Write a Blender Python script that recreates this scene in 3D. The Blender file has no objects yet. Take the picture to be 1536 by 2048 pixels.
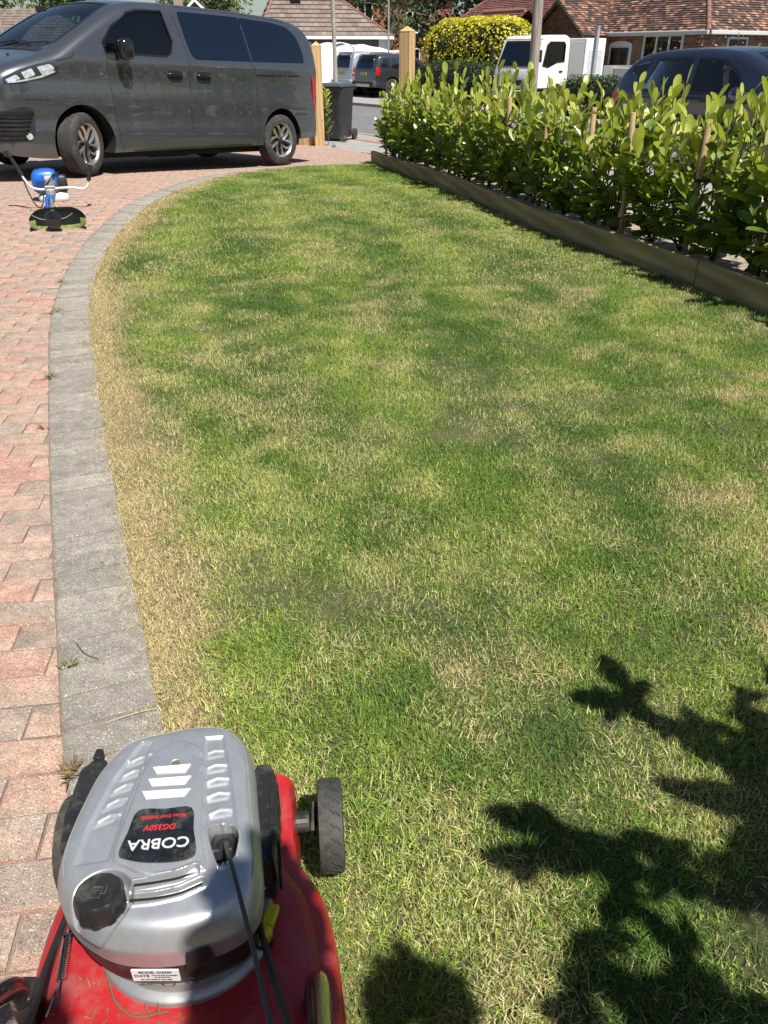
import bpy, bmesh, math, random
import numpy as np
from mathutils import Vector, Matrix, Euler
from mathutils.geometry import tessellate_polygon
random.seed(7); RNG = np.random.default_rng(11)
SC = bpy.context.scene
COL = SC.collection
R = math.radians
# ------------------------------------------------------------------ camera, sky, sun, exposure
cam_d = bpy.data.cameras.new('camera'); cam = bpy.data.objects.new('camera', cam_d); COL.objects.link(cam)
cam_d.sensor_fit = 'VERTICAL'; cam_d.sensor_height = 24.0; cam_d.lens = 24.0*1538/2048
cam_d.clip_start = 0.03; cam_d.clip_end = 1200
cam.location = (0, 0, 1.25); cam.rotation_euler = (R(90-30.777), 0, 0)
SC.camera = cam
SUN = Vector((0.307, -0.43, 0.85)).normalized()
world = bpy.data.worlds.new('World'); SC.world = world; world.use_nodes = True
wn = world.node_tree.nodes; wl = world.node_tree.links
bg = wn['Background']; sky = wn.new('ShaderNodeTexSky'); sky.sky_type = 'NISHITA'; sky.sun_disc = False
sky.sun_elevation = math.asin(SUN.z); sky.sun_rotation = math.atan2(SUN.x, SUN.y)
sky.air_density = 1.0; sky.dust_density = 0.6; sky.ozone_density = 1.2
wl.new(sky.outputs[0], bg.inputs[0]); bg.inputs[1].default_value = 0.052
sl = bpy.data.lights.new('sun', 'SUN'); sl.energy = 5.0; sl.angle = R(0.53); sl.color = (1.0, 0.955, 0.88)
so = bpy.data.objects.new('sun', sl); COL.objects.link(so); so.location = (3, -4, 9)
so.rotation_euler = SUN.to_track_quat('Z', 'Y').to_euler()
SC.view_settings.view_transform = 'Standard'; SC.view_settings.look = 'None'
SC.view_settings.exposure = 0.58; SC.view_settings.gamma = 1.0
SC.cycles.max_bounces = 6; SC.cycles.diffuse_bounces = 3; SC.cycles.glossy_bounces = 4; SC.cycles.transparent_max_bounces = 10

# ------------------------------------------------------------------ helpers
def cl(t): return min(max(t, 0.0), 1.0)
def sm(t): t = cl(t); return t*t*(3-2*t)
def gz(x, y):
    return -0.3*cl((y-8)/9) + .08*sm((-x-1.6)/1.8)*sm((y-4.5)/4)*(1-sm((y-11)/6))
def tag(o, label=None, cat=None, group=None, kind=None):
    if label: o['label'] = label
    if cat: o['category'] = cat
    if group: o['group'] = group
    if kind: o['kind'] = kind
    return o
def thing(name, label, cat, loc=(0,0,0), rot=(0,0,0), group=None):
    o = bpy.data.objects.new(name, None); o.empty_display_size = .1; COL.objects.link(o)
    o.location = loc; o.rotation_euler = rot
    return tag(o, label, cat, group)
def link(name, me, parent=None):
    o = bpy.data.objects.new(name, me); COL.objects.link(o)
    if parent: o.parent = parent
    return o
def offs(p):
    v = Vector((0,0,0))
    while p: v += p.location; p = p.parent
    return v
class MB:
    def __init__(s): s.v = []; s.f = []; s.m = []; s.uv = {}
    def add(s, vs, fs, mi=0, uvs=None):
        b = len(s.v); s.v += [tuple(q) for q in vs]
        for k, f in enumerate(fs):
            if uvs: s.uv[len(s.f)] = uvs[k]
            s.f.append(tuple(b+i for i in f)); s.m.append(mi)
        return s
    def box(s, c, d, rot=None, mi=0, taper=1.0):
        x, y, z = d[0]/2, d[1]/2, d[2]/2; t = taper
        vs = [Vector(q) for q in ((-x,-y,-z),(x,-y,-z),(x,y,-z),(-x,y,-z),(-x*t,-y*t,z),(x*t,-y*t,z),(x*t,y*t,z),(-x*t,y*t,z))]
        if rot is not None:
            M = rot if isinstance(rot, Matrix) else Euler(rot).to_matrix()
            vs = [M @ q for q in vs]
        c = Vector(c)
        return s.add([q+c for q in vs], [(3,2,1,0),(4,5,6,7),(0,1,5,4),(1,2,6,5),(2,3,7,6),(3,0,4,7)], mi)
    def tube(s, pts, r, n=8, mi=0, caps=True, closed=False):
        pts = [Vector(p) for p in pts]; N = len(pts)
        rs = r if isinstance(r, (list, tuple)) else [r]*N
        rings = []; up = None
        for i, p in enumerate(pts):
            a = pts[(i-1) % N] if (i > 0 or closed) else p; b = pts[(i+1) % N] if (i < N-1 or closed) else p
            t = (b-a).normalized()
            if up is None: up = t.orthogonal().normalized()
            up = (up - t*up.dot(t))
            up = up.normalized() if up.length > 1e-6 else t.orthogonal().normalized()
            w = t.cross(up)
            rings.append([p + (up*math.cos(k*2*math.pi/n) + w*math.sin(k*2*math.pi/n))*rs[i] for k in range(n)])
        vs = [q for g in rings for q in g]; fs = []
        for i in range(N if closed else N-1):
            j = (i+1) % N
            for k in range(n): fs.append((i*n+k, i*n+(k+1) % n, j*n+(k+1) % n, j*n+k))
        if caps and not closed: fs += [tuple(range(n-1, -1, -1)), tuple((N-1)*n+k for k in range(n))]
        return s.add(vs, fs, mi)
    def lathe(s, prof, n=24, M=None, mi=0, closed=False):
        # prof = (r, h) about +Z of matrix M
        M = M or Matrix.Identity(4); vs = []; fs = []; P = len(prof)
        for k in range(n):
            a = 2*math.pi*k/n
            for r, h in prof: vs.append(M @ Vector((r*math.cos(a), r*math.sin(a), h)))
        for k in range(n):
            j = (k+1) % n
            for i in range(P if closed else P-1):
                i2 = (i+1) % P
                fs.append((k*P+i, j*P+i, j*P+i2, k*P+i2))
        return s.add(vs, fs, mi)
    def prism(s, poly, vec, mi=0):
        poly = [Vector(p) for p in poly]; vec = Vector(vec); n = len(poly)
        nn = Vector((0,0,0))
        for i in range(n): nn += poly[i].cross(poly[(i+1) % n])
        if nn.dot(vec) < 0: poly = poly[::-1]
        vs = poly + [p+vec for p in poly]
        fs = [tuple(range(n-1,-1,-1)), tuple(range(n, 2*n))] + [(i, (i+1) % n, n+(i+1) % n, n+i) for i in range(n)]
        return s.add(vs, fs, mi)
    def mesh(s, name, mats, smooth=None, off=None):
        me = bpy.data.meshes.new(name)
        v = s.v if off is None else [(a-off[0], b-off[1], c-off[2]) for a, b, c in s.v]
        me.from_pydata(v, [], s.f)
        for m in (mats if isinstance(mats, (list, tuple)) else [mats]): me.materials.append(m)
        me.polygons.foreach_set('material_index', s.m)
        if s.uv:
            ul = me.uv_layers.new(name='UVMap')
            for p in me.polygons:
                if p.index in s.uv:
                    for li, q in zip(p.loop_indices, s.uv[p.index]): ul.data[li].uv = q
        if smooth is not None:
            me.polygons.foreach_set('use_smooth', [True]*len(me.polygons)); me.set_sharp_from_angle(angle=R(smooth))
        me.update(); return me
    def build(s, name, mats, parent=None, smooth=None, world=False, bevel=0, label=None):
        off = offs(parent) if (world and parent) else None
        o = link(name, s.mesh(name, mats, smooth, off), parent)
        if bevel:
            b = o.modifiers.new('bevel', 'BEVEL'); b.width = bevel; b.segments = 2; b.limit_method = 'ANGLE'; b.angle_limit = R(35)
        if label: o['label'] = label
        return o
def crv(pts, n=8, closed=False):
    pts = [Vector(p) for p in pts]; N = len(pts); out = []
    for i in range(N if closed else N-1):
        g = lambda k: pts[k % N] if closed else pts[min(max(k, 0), N-1)]
        a, b, c, d = g(i-1), g(i), g(i+1), g(i+2)
        for k in range(n):
            t = k/n
            out.append(.5*((2*b)+(c-a)*t+(2*a-5*b+4*c-d)*t*t+(3*b-a-3*c+d)*t**3))
    if not closed: out.append(pts[-1])
    return out
def pch(pts):
    xs = [p[0] for p in pts]; ys = [p[1] for p in pts]; n = len(xs)
    d = [(ys[i+1]-ys[i])/(xs[i+1]-xs[i]) for i in range(n-1)]
    m = [d[0]]+[0 if d[i-1]*d[i] <= 0 else 2*d[i-1]*d[i]/(d[i-1]+d[i]) for i in range(1, n-1)]+[d[-1]]
    def f(x):
        if x <= xs[0]: return ys[0]
        if x >= xs[-1]: return ys[-1]
        i = 0
        while xs[i+1] < x: i += 1
        h = xs[i+1]-xs[i]; t = (x-xs[i])/h
        return (2*t**3-3*t*t+1)*ys[i]+(t**3-2*t*t+t)*h*m[i]+(-2*t**3+3*t*t)*ys[i+1]+(t**3-t*t)*h*m[i+1]
    return f
# numpy value noise
_perm = RNG.random((256, 256))
def vn(x, y):
    xi = np.floor(x).astype(int); yi = np.floor(y).astype(int); fx = x-xi; fy = y-yi
    fx = fx*fx*(3-2*fx); fy = fy*fy*(3-2*fy)
    g = lambda a, b: _perm[a % 256, b % 256]
    return (g(xi,yi)*(1-fx)+g(xi+1,yi)*fx)*(1-fy)+(g(xi,yi+1)*(1-fx)+g(xi+1,yi+1)*fx)*fy
def fbm(x, y, o=3):
    s = 0; a = .5; t = 0
    for k in range(o): s = s+a*vn(x*2**k+17*k, y*2**k+31*k); t += a; a *= .5
    return s/t

# ------------------------------------------------------------------ materials
MATS = {}
def nm(name):
    m = bpy.data.materials.new(name); m.use_nodes = True
    return m, m.node_tree.nodes, m.node_tree.links, m.node_tree.nodes['Principled BSDF']
def ramp(n, l, fac, stops):
    r = n.new('ShaderNodeValToRGB'); e = r.color_ramp.elements
    while len(e) < len(stops): e.new(.5)
    for q, (p, c) in zip(e, stops): q.position = p; q.color = (c[0], c[1], c[2], 1)
    l.new(fac, r.inputs[0]); return r.outputs[0]
def noise(n, l, scale, detail=3, rough=.6, coord='Object', vec=None):
    t = n.new('ShaderNodeTexNoise'); t.inputs['Scale'].default_value = scale; t.inputs['Detail'].default_value = detail; t.inputs['Roughness'].default_value = rough
    if vec is None:
        c = n.new('ShaderNodeTexCoord'); vec = c.outputs[coord]
    l.new(vec, t.inputs['Vector']); return t
def mixc(n, l, fac, a, b, mode='MIX'):
    m = n.new('ShaderNodeMix'); m.data_type = 'RGBA'; m.blend_type = mode
    for sock, val in ((m.inputs[0], fac), (m.inputs[6], a), (m.inputs[7], b)):
        if hasattr(val, 'is_output'): l.new(val, sock)
        elif isinstance(val, (int, float)): sock.default_value = val
        else: sock.default_value = (val[0], val[1], val[2], 1)
    return m.outputs[2]
def mth(n, l, op, a, b=0.0, clamp=False):
    m = n.new('ShaderNodeMath'); m.operation = op; m.use_clamp = clamp
    for k, val in enumerate((a, b)):
        if hasattr(val, 'is_output'): l.new(val, m.inputs[k])
        else: m.inputs[k].default_value = val
    return m.outputs[0]
def bump(n, l, b, h, strength=.3, dist=.01):
    k = n.new('ShaderNodeBump'); k.inputs['Strength'].default_value = strength; k.inputs['Distance'].default_value = dist
    l.new(h, k.inputs['Height']); l.new(k.outputs[0], b.inputs['Normal'])
def pm(name, col, rough=.6, metal=0.0, var=.12, scale=8, bmp=0, bscale=60, coat=0, spec=.5, dirt=None, dirts=4):
    """plain material: base colour with soft noise variation, optional bump and dirt"""
    if name in MATS: return MATS[name]
    m, n, l, b = nm(name)
    t = noise(n, l, scale, 4)
    lo = tuple(max(0, c*(1-var)) for c in col); hi = tuple(min(1, c*(1+var)) for c in col)
    c = ramp(n, l, t.outputs[0], [(.3, lo), (.7, hi)])
    if dirt:
        d = noise(n, l, dirts, 6, .7)
        f = ramp(n, l, d.outputs[0], [(.5, (0,0,0)), (.72, (1,1,1))])
        c = mixc(n, l, f, c, dirt)
        rr = n.new('ShaderNodeMapRange'); l.new(f, rr.inputs[0]); rr.inputs[3].default_value = rough; rr.inputs[4].default_value = min(1, rough+.35)
        l.new(rr.outputs[0], b.inputs['Roughness'])
    else: b.inputs['Roughness'].default_value = rough
    l.new(c, b.inputs['Base Color']); b.inputs['Metallic'].default_value = metal
    b.inputs['Specular IOR Level'].default_value = spec; b.inputs['Coat Weight'].default_value = coat; b.inputs['Coat Roughness'].default_value = .04
    if bmp:
        t2 = noise(n, l, bscale, 5, .65); bump(n, l, b, t2.outputs[0], bmp, .004)
    MATS[name] = m; return m
def glass(name, tint=(.25,.3,.33), trans=.6, rough=.02, ior=1.55, body=(.012,.014,.016)):
    m = bpy.data.materials.new(name); m.use_nodes = True; n = m.node_tree.nodes; l = m.node_tree.links
    n.remove(n['Principled BSDF']); o = n['Material Output']
    tr = n.new('ShaderNodeBsdfTransparent'); tr.inputs[0].default_value = (*tint, 1)
    df = n.new('ShaderNodeBsdfDiffuse'); df.inputs[0].default_value = (*body, 1)
    mx0 = n.new('ShaderNodeMixShader'); mx0.inputs[0].default_value = 1-trans; l.new(tr.outputs[0], mx0.inputs[1]); l.new(df.outputs[0], mx0.inputs[2])
    gl = n.new('ShaderNodeBsdfGlossy'); gl.inputs['Roughness'].default_value = rough
    fr = n.new('ShaderNodeFresnel'); fr.inputs[0].default_value = ior
    mx = n.new('ShaderNodeMixShader'); l.new(fr.outputs[0], mx.inputs[0]); l.new(mx0.outputs[0], mx.inputs[1]); l.new(gl.outputs[0], mx.inputs[2])
    l.new(mx.outputs[0], o.inputs[0]); MATS[name] = m; return m
def leafmat(name, c1, c2, c3=None, rough=.35, trans=.35, spec=.5):
    m, n, l, b = nm(name)
    oi = n.new('ShaderNodeObjectInfo'); ge = n.new('ShaderNodeNewGeometry')
    f = mth(n, l, 'FRACT', mth(n, l, 'ADD', oi.outputs['Random'], ge.outputs['Random Per Island']))
    stops = [(0, c1), (1, c2)] if c3 is None else [(0, c1), (.55, c2), (1, c3)]
    c = ramp(n, l, f, stops)
    t = noise(n, l, 30, 2); c = mixc(n, l, .25, c, t.outputs[1], 'SOFT_LIGHT')
    l.new(c, b.inputs['Base Color']); b.inputs['Roughness'].default_value = rough; b.inputs['Specular IOR Level'].default_value = spec
    td = n.new('ShaderNodeBsdfTranslucent'); c2_ = mixc(n, l, 1.0, c, (1.0, 1.0, .45), 'MULTIPLY'); l.new(c2_, td.inputs[0])
    mx = n.new('ShaderNodeMixShader'); mx.inputs[0].default_value = trans
    l.new(b.outputs[0], mx.inputs[1]); l.new(td.outputs[0], mx.inputs[2]); l.new(mx.outputs[0], n['Material Output'].inputs[0])
    MATS[name] = m; return m
def block_mat(name, stops, speck_dark, speck_light, rough=.9, dust=(.235,.215,.185)):
    """weathered concrete paver: one hue per block, exposed aggregate specks"""
    m, n, l, b = nm(name)
    oi = n.new('ShaderNodeObjectInfo'); ge = n.new('ShaderNodeNewGeometry')
    f = mth(n, l, 'FRACT', mth(n, l, 'ADD', oi.outputs['Random'], ge.outputs['Random Per Island']))
    pos = ge.outputs['Position']
    mpg = n.new('ShaderNodeMapping'); l.new(pos, mpg.inputs[0]); mpg.inputs['Scale'].default_value = (.55,1.5,1); big = noise(n, l, 8, 5, .65, vec=mpg.outputs[0])
    f2 = mth(n, l, 'ADD', mth(n, l, 'ADD', mth(n, l, 'MULTIPLY', f, .62), .16), mth(n, l, 'MULTIPLY', mth(n, l, 'SUBTRACT', big.outputs[0], .5), 1.5), True)
    c = ramp(n, l, f2, stops)
    wv = noise(n, l, 60, 2, .5, vec=pos); vm = n.new('ShaderNodeVectorMath'); vm.operation = 'MULTIPLY_ADD'; l.new(wv.outputs[1], vm.inputs[0]); vm.inputs[1].default_value = (.012,.012,.012); l.new(pos, vm.inputs[2])
    v = n.new('ShaderNodeTexVoronoi'); v.inputs['Scale'].default_value = 230; l.new(vm.outputs[0], v.inputs['Vector'])
    sp = n.new('ShaderNodeSeparateColor'); l.new(v.outputs['Color'], sp.inputs[0])
    inr = mth(n, l, 'LESS_THAN', v.outputs['Distance'], .42)
    dk = mth(n, l, 'MULTIPLY', mth(n, l, 'GREATER_THAN', sp.outputs[0], .72), inr)
    lt = mth(n, l, 'MULTIPLY', mth(n, l, 'LESS_THAN', sp.outputs[0], .16), inr)
    fine = noise(n, l, 330, 3, .7, vec=pos)
    st = noise(n, l, 2.3, 6, .7, vec=pos)
    c = mixc(n, l, mth(n, l, 'MULTIPLY', ramp(n, l, st.outputs[0], [(.42, (0,0,0)), (.66, (1,1,1))]), .5), c, dust)
    c = mixc(n, l, mth(n, l, 'MULTIPLY', dk, .6), c, speck_dark)
    c = mixc(n, l, mth(n, l, 'MULTIPLY', lt, .5), c, speck_light)
    c = mixc(n, l, .8, c, ramp(n, l, fine.outputs[0], [(.3, (.2,.2,.2)), (.7, (.82,.82,.82))]), 'OVERLAY')
    md_ = noise(n, l, 24, 4, .7, vec=pos); c = mixc(n, l, .45, c, ramp(n, l, md_.outputs[0], [(.3, (.25,.25,.25)), (.7, (.75,.75,.75))]), 'OVERLAY')
    l.new(c, b.inputs['Base Color']); b.inputs['Roughness'].default_value = rough; b.inputs['Specular IOR Level'].default_value = .3
    bump(n, l, b, mth(n, l, 'ADD', v.outputs['Distance'], fine.outputs[0]), .5, .0025)
    MATS[name] = m; return m
def brick_mat(name, bricks, mortar, sx=.225, sy=.075, msize=.012):
    m, n, l, b = nm(name)
    uv = n.new('ShaderNodeTexCoord'); t = n.new('ShaderNodeTexBrick')
    l.new(uv.outputs['UV'], t.inputs['Vector']); t.inputs['Scale'].default_value = 1; t.inputs['Brick Width'].default_value = sx; t.inputs['Row Height'].default_value = sy
    t.inputs['Mortar Size'].default_value = msize/2; t.inputs['Color1'].default_value = (0,0,0,1); t.inputs['Color2'].default_value = (1,1,1,1); t.inputs['Mortar'].default_value = (.5,.5,.5,1)
    t.inputs['Bias'].default_value = 0
    nz = noise(n, l, 1.1, 4, .7, 'UV')
    f = mth(n, l, 'ADD', t.outputs[0], mth(n, l, 'MULTIPLY', mth(n, l, 'SUBTRACT', nz.outputs[0], .5), .8), True)
    c = ramp(n, l, f, bricks); c = mixc(n, l, t.outputs['Fac'], c, mortar)
    l.new(c, b.inputs['Base Color']); b.inputs['Roughness'].default_value = .88
    bump(n, l, b, mth(n, l, 'SUBTRACT', 1, t.outputs['Fac']), .5, .01)
    MATS[name] = m; return m
def timber(name, c1, c2, c3, axis='Z', scale=14, rough=.75):
    m, n, l, b = nm(name)
    co = n.new('ShaderNodeTexCoord'); mp = n.new('ShaderNodeMapping'); l.new(co.outputs['Object'], mp.inputs[0])
    mp.inputs['Scale'].default_value = {'Z': (1,1,.07), 'X': (.07,1,1), 'Y': (1,.07,1)}[axis]
    t = noise(n, l, scale, 6, .65, vec=mp.outputs[0]); w = n.new('ShaderNodeTexWave'); w.inputs['Scale'].default_value = scale*.5; w.inputs['Distortion'].default_value = 7; w.inputs['Detail'].default_value = 3
    w.bands_direction = 'DIAGONAL'; l.new(mp.outputs[0], w.inputs['Vector'])
    f = mth(n, l, 'ADD', mth(n, l, 'MULTIPLY', t.outputs[0], .7), mth(n, l, 'MULTIPLY', w.outputs[1], .3))
    c = ramp(n, l, f, [(.25, c1), (.5, c2), (.75, c3)])
    k = n.new('ShaderNodeTexVoronoi'); k.inputs['Scale'].default_value = 5; l.new(co.outputs['Object'], k.inputs['Vector'])
    kn = ramp(n, l, k.outputs['Distance'], [(.05, (1,1,1)), (.13, (0,0,0))])
    c = mixc(n, l, mth(n, l, 'MULTIPLY', kn, .6), c, tuple(q*.45 for q in c1))
    l.new(c, b.inputs['Base Color']); b.inputs['Roughness'].default_value = rough; bump(n, l, b, f, .35, .006)
    MATS[name] = m; return m
# ------------------------------------------------------------------ ground, drive, lawn, street
def fillpoly(poly, step):
    bm = bmesh.new(); vs = [bm.verts.new((p[0], p[1], 0)) for p in poly]
    tri = tessellate_polygon([[Vector((p[0], p[1], 0)) for p in poly]])
    for t in tri:
        try: bm.faces.new([vs[i] for i in t])
        except ValueError: pass
    bmesh.ops.recalc_face_normals(bm, faces=bm.faces)
    xs = [p[0] for p in poly]; ys = [p[1] for p in poly]
    for ax, lo, hi in ((0, min(xs), max(xs)), (1, min(ys), max(ys))):
        k = math.floor(lo/step)+1
        while k*step < hi-1e-6:
            co = [0,0,0]; no = [0,0,0]; co[ax] = k*step; no[ax] = 1
            bmesh.ops.bisect_plane(bm, geom=bm.verts[:]+bm.edges[:]+bm.faces[:], dist=1e-6, plane_co=co, plane_no=no); k += 1
    bm.verts.ensure_lookup_table(); bm.faces.ensure_lookup_table()
    v = [(q.co.x, q.co.y) for q in bm.verts]; f = []
    for q in bm.faces:
        idx = [w.index for w in q.verts]
        f.append(idx if q.normal.z >= 0 else idx[::-1])
    bm.free(); return v, f
def sheet(name, poly, dz, mat, step=1.0, kind='structure', rough=0):
    v, f = fillpoly(poly, step); mb = MB()
    mb.add([(x, y, gz(x, y)+dz+rough*(fbm(np.array([x*3]), np.array([y*3]))[0]-.5)) for x, y in v], f)
    return tag(mb.build(name, mat, smooth=60), kind=kind)
U = Vector((.55, -.835, 0)).normalized(); NN = Vector((-U.y, U.x, 0)); OS = Vector((-.74, 19.9, 0))
def ST(a, b, z=0.0):
    p = OS+U*a+NN*b; return Vector((p.x, p.y, z))
def st2(a, b): p = ST(a, b); return (p.x, p.y)
SANG = math.atan2(U.y, U.x)

m_ground = pm('dry_earth', (.16,.13,.085), .95, var=.35, scale=3, bmp=.4, bscale=30)
m_asph = pm('asphalt', (.15,.15,.15), .9, var=.18, scale=9, bmp=.5, bscale=260, dirt=(.2,.195,.185), dirts=.8)
m_path = pm('pale_concrete', (.3,.285,.265), .92, var=.15, scale=5, bmp=.4, bscale=120, dirt=(.23,.22,.2), dirts=1.5)
m_soil = pm('soil', (.2,.165,.125), .97, var=.4, scale=14, bmp=.8, bscale=70, dirt=(.3,.26,.2), dirts=9)
m_sand = pm('joint_sand', (.20,.165,.13), .98, var=.3, scale=30)

xs = [-160,-90,-50,-30,-20]+[x*.75 for x in range(-20, 27)]+[25,35,50,90,160]
ys = [-60,-30,-12]+[y*.75 for y in range(-6, 34)]+[30,36,44,55,75,110,200,420]
mb = MB(); nx = len(xs)
mb.add([(x, y, gz(x, y)-.1) for y in ys for x in xs], [(j*nx+i, j*nx+i+1, (j+1)*nx+i+1, (j+1)*nx+i) for j in range(len(ys)-1) for i in range(nx-1)])
tag(mb.build('ground', m_ground, smooth=60), kind='structure')

INNER = [(-.19,.55),(-.30,.80),(-.47,1.175),(-.676,1.685),(-.938,2.349),(-1.279,3.25),(-1.671,4.342),(-1.985,5.57),(-2.154,6.705),(-2.215,8.249),(-2.02,10.3),(-1.45,11.55),(-.86,12.03),(-.18,12.25)]
EDGE = [Vector((p.x, p.y)) for p in crv([(x, y, 0) for x, y in [(-.02,.1)]+INNER], 14)]
_len = [0]
for i in range(1, len(EDGE)): _len.append(_len[-1]+(EDGE[i]-EDGE[i-1]).length)
def edge_at(s):
    s = min(max(s, 0), _len[-1]-1e-5); i = 0
    while _len[i+1] < s: i += 1
    t = (s-_len[i])/(_len[i+1]-_len[i]); p = EDGE[i].lerp(EDGE[i+1], t); d = (EDGE[i+1]-EDGE[i]).normalized()
    return p, d
SL = [(-.196,12.655),(.2,11.0),(.62,9.25),(1.233,6.761),(1.938,4.832),(2.141,4.245),(2.75,2.4),(3.5,-.3)]   # lawn side of the sleepers
lawn_poly = [(p.x, p.y) for p in EDGE]+[(-.16,12.62)]+SL[1:]+[(3.5,-1.5),(.1,-1.5)]
m_lawn, n, l, b = nm('lawn_thatch')
ge = n.new('ShaderNodeNewGeometry'); t1 = noise(n, l, 2.2, 5, .65, vec=ge.outputs['Position']); t2 = noise(n, l, 90, 4, .7, vec=ge.outputs['Position'])
c = ramp(n, l, t1.outputs[0], [(.3, (.05,.065,.02)), (.55, (.085,.088,.033)), (.75, (.15,.125,.075))])
ad = n.new('ShaderNodeAttribute'); ad.attribute_name = 'dry'; c = mixc(n, l, ad.outputs['Fac'], c, (.27,.20,.11))
c = mixc(n, l, .8, c, ramp(n, l, t2.outputs[0], [(.3, (.2,.2,.2)), (.7, (.8,.8,.8))]), 'OVERLAY')
l.new(c, b.inputs['Base Color']); b.inputs['Roughness'].default_value = .98; bump(n, l, b, t2.outputs[0], .8, .012)
lawn = sheet('lawn', lawn_poly, -.004, m_lawn, .14, rough=.02)
_lv = np.array([v.co[:2] for v in lawn.data.vertices]); _E = np.array([(p.x, p.y) for p in EDGE]); _d = np.sqrt(((_lv[:,None,:]-_E[None])**2).sum(2)).min(1)
_a = lawn.data.attributes.new('dry', 'FLOAT', 'POINT'); _a.data.foreach_set('value', (np.exp(-(_d/.17)**2)*np.clip((11.6-_lv[:,1])/2, 0, 1)*.9).astype(np.float32))

# drive base under the pavers
def outer(s, w=.2):
    p, d = edge_at(s); q = p+Vector((-d.y, d.x))*w; return q
LT = _len[-1]
outer_pts = [outer(s) for s in np.linspace(0, LT, 160)]
drive_poly = [(p.x, p.y) for p in outer_pts[::3]]+[(-.1,12.5),(-.1,12.85),(.25,13.3),(-1.25,16.6),(-7.5,19.2),(-7.5,.1)]
tag(sheet('driveway', [(x, y) for x, y in [(p.x+.1, p.y) for p in outer_pts[:1]]+drive_poly], -.006, m_sand, .8), kind='structure')
drv = bpy.data.objects['driveway']

m_paver = block_mat('red_paver', [(0, (.35,.175,.138)), (.22, (.41,.235,.185)), (.42, (.42,.285,.215)), (.62, (.34,.255,.205)), (1, (.25,.22,.19))], (.13,.11,.10), (.66,.60,.52), dust=(.33,.245,.195))
m_edge = block_mat('grey_block', [(0, (.20,.183,.158)), (.5, (.275,.252,.216)), (1, (.35,.32,.272))], (.13,.12,.11), (.6,.58,.53))
def block_mesh(poly, h, mat, ch=.004, name='brick'):
    """bevel-edged block from a convex outline (local), top at z=0"""
    n_ = len(poly); cx = sum(p[0] for p in poly)/n_; cy = sum(p[1] for p in poly)/n_
    def ins(p, d):
        v = Vector((p[0]-cx, p[1]-cy)); L = v.length
        return (cx+v.x*(1-d*1.2/L), cy+v.y*(1-d*1.2/L))
    vs = [(p[0], p[1], -h) for p in poly]+[(p[0], p[1], -ch*.7) for p in poly]+[(*ins(p, ch), 0) for p in poly]
    fs = [(k*n_+i, k*n_+(i+1) % n_, (k+1)*n_+(i+1) % n_, (k+1)*n_+i) for k in (0, 1) for i in range(n_)]+[tuple(range(2*n_, 3*n_))]
    return vs, fs
# edging: one soldier course of grey blocks along the curve
def tilt(o, x, y, rz):
    dx = (gz(x+.05, y)-gz(x-.05, y))/.1; dy = (gz(x, y+.05)-gz(x, y-.05))/.1
    nrm = Vector((-dx+random.uniform(-.012,.012), -dy+random.uniform(-.012,.012), 1)).normalized()
    o.rotation_mode = 'QUATERNION'
    o.rotation_quaternion = Vector((0,0,1)).rotation_difference(nrm) @ Euler((0,0,rz)).to_quaternion()
edging = tag(sheet('edging_bed', [(p.x, p.y) for p in [outer(s, .205) for s in np.linspace(0, LT, 90)]]+[(p.x, p.y) for p in [edge_at(s)[0] for s in np.linspace(LT, 0, 90)]], -.010, m_sand, .5), kind='structure')
emesh = {}
def ekey(w):
    w = round(w, 3)
    if w not in emesh:
        mb = MB(); mb.add(*block_mesh([(-w/2,-.098),(w/2,-.098),(w/2,.098),(-w/2,.098)], .06, m_edge)); emesh[w] = mb.mesh('brick', m_edge, 40)
    return emesh[w]
s = .3
while s < LT-.05:
    p, d = edge_at(s); w = random.choice((.0945,.0945,.0925,.0955))
    c_ = p+Vector((-d.y, d.x))*(.1+random.uniform(-.003,.003))
    o = link('brick', ekey(w), edging); rz = math.atan2(d.y, d.x)+random.uniform(-.02,.02)
    o.location = (c_.x, c_.y, gz(c_.x, c_.y)+.006+random.uniform(-.003,.003)); tilt(o, c_.x, c_.y, rz)
    s += .1
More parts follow.
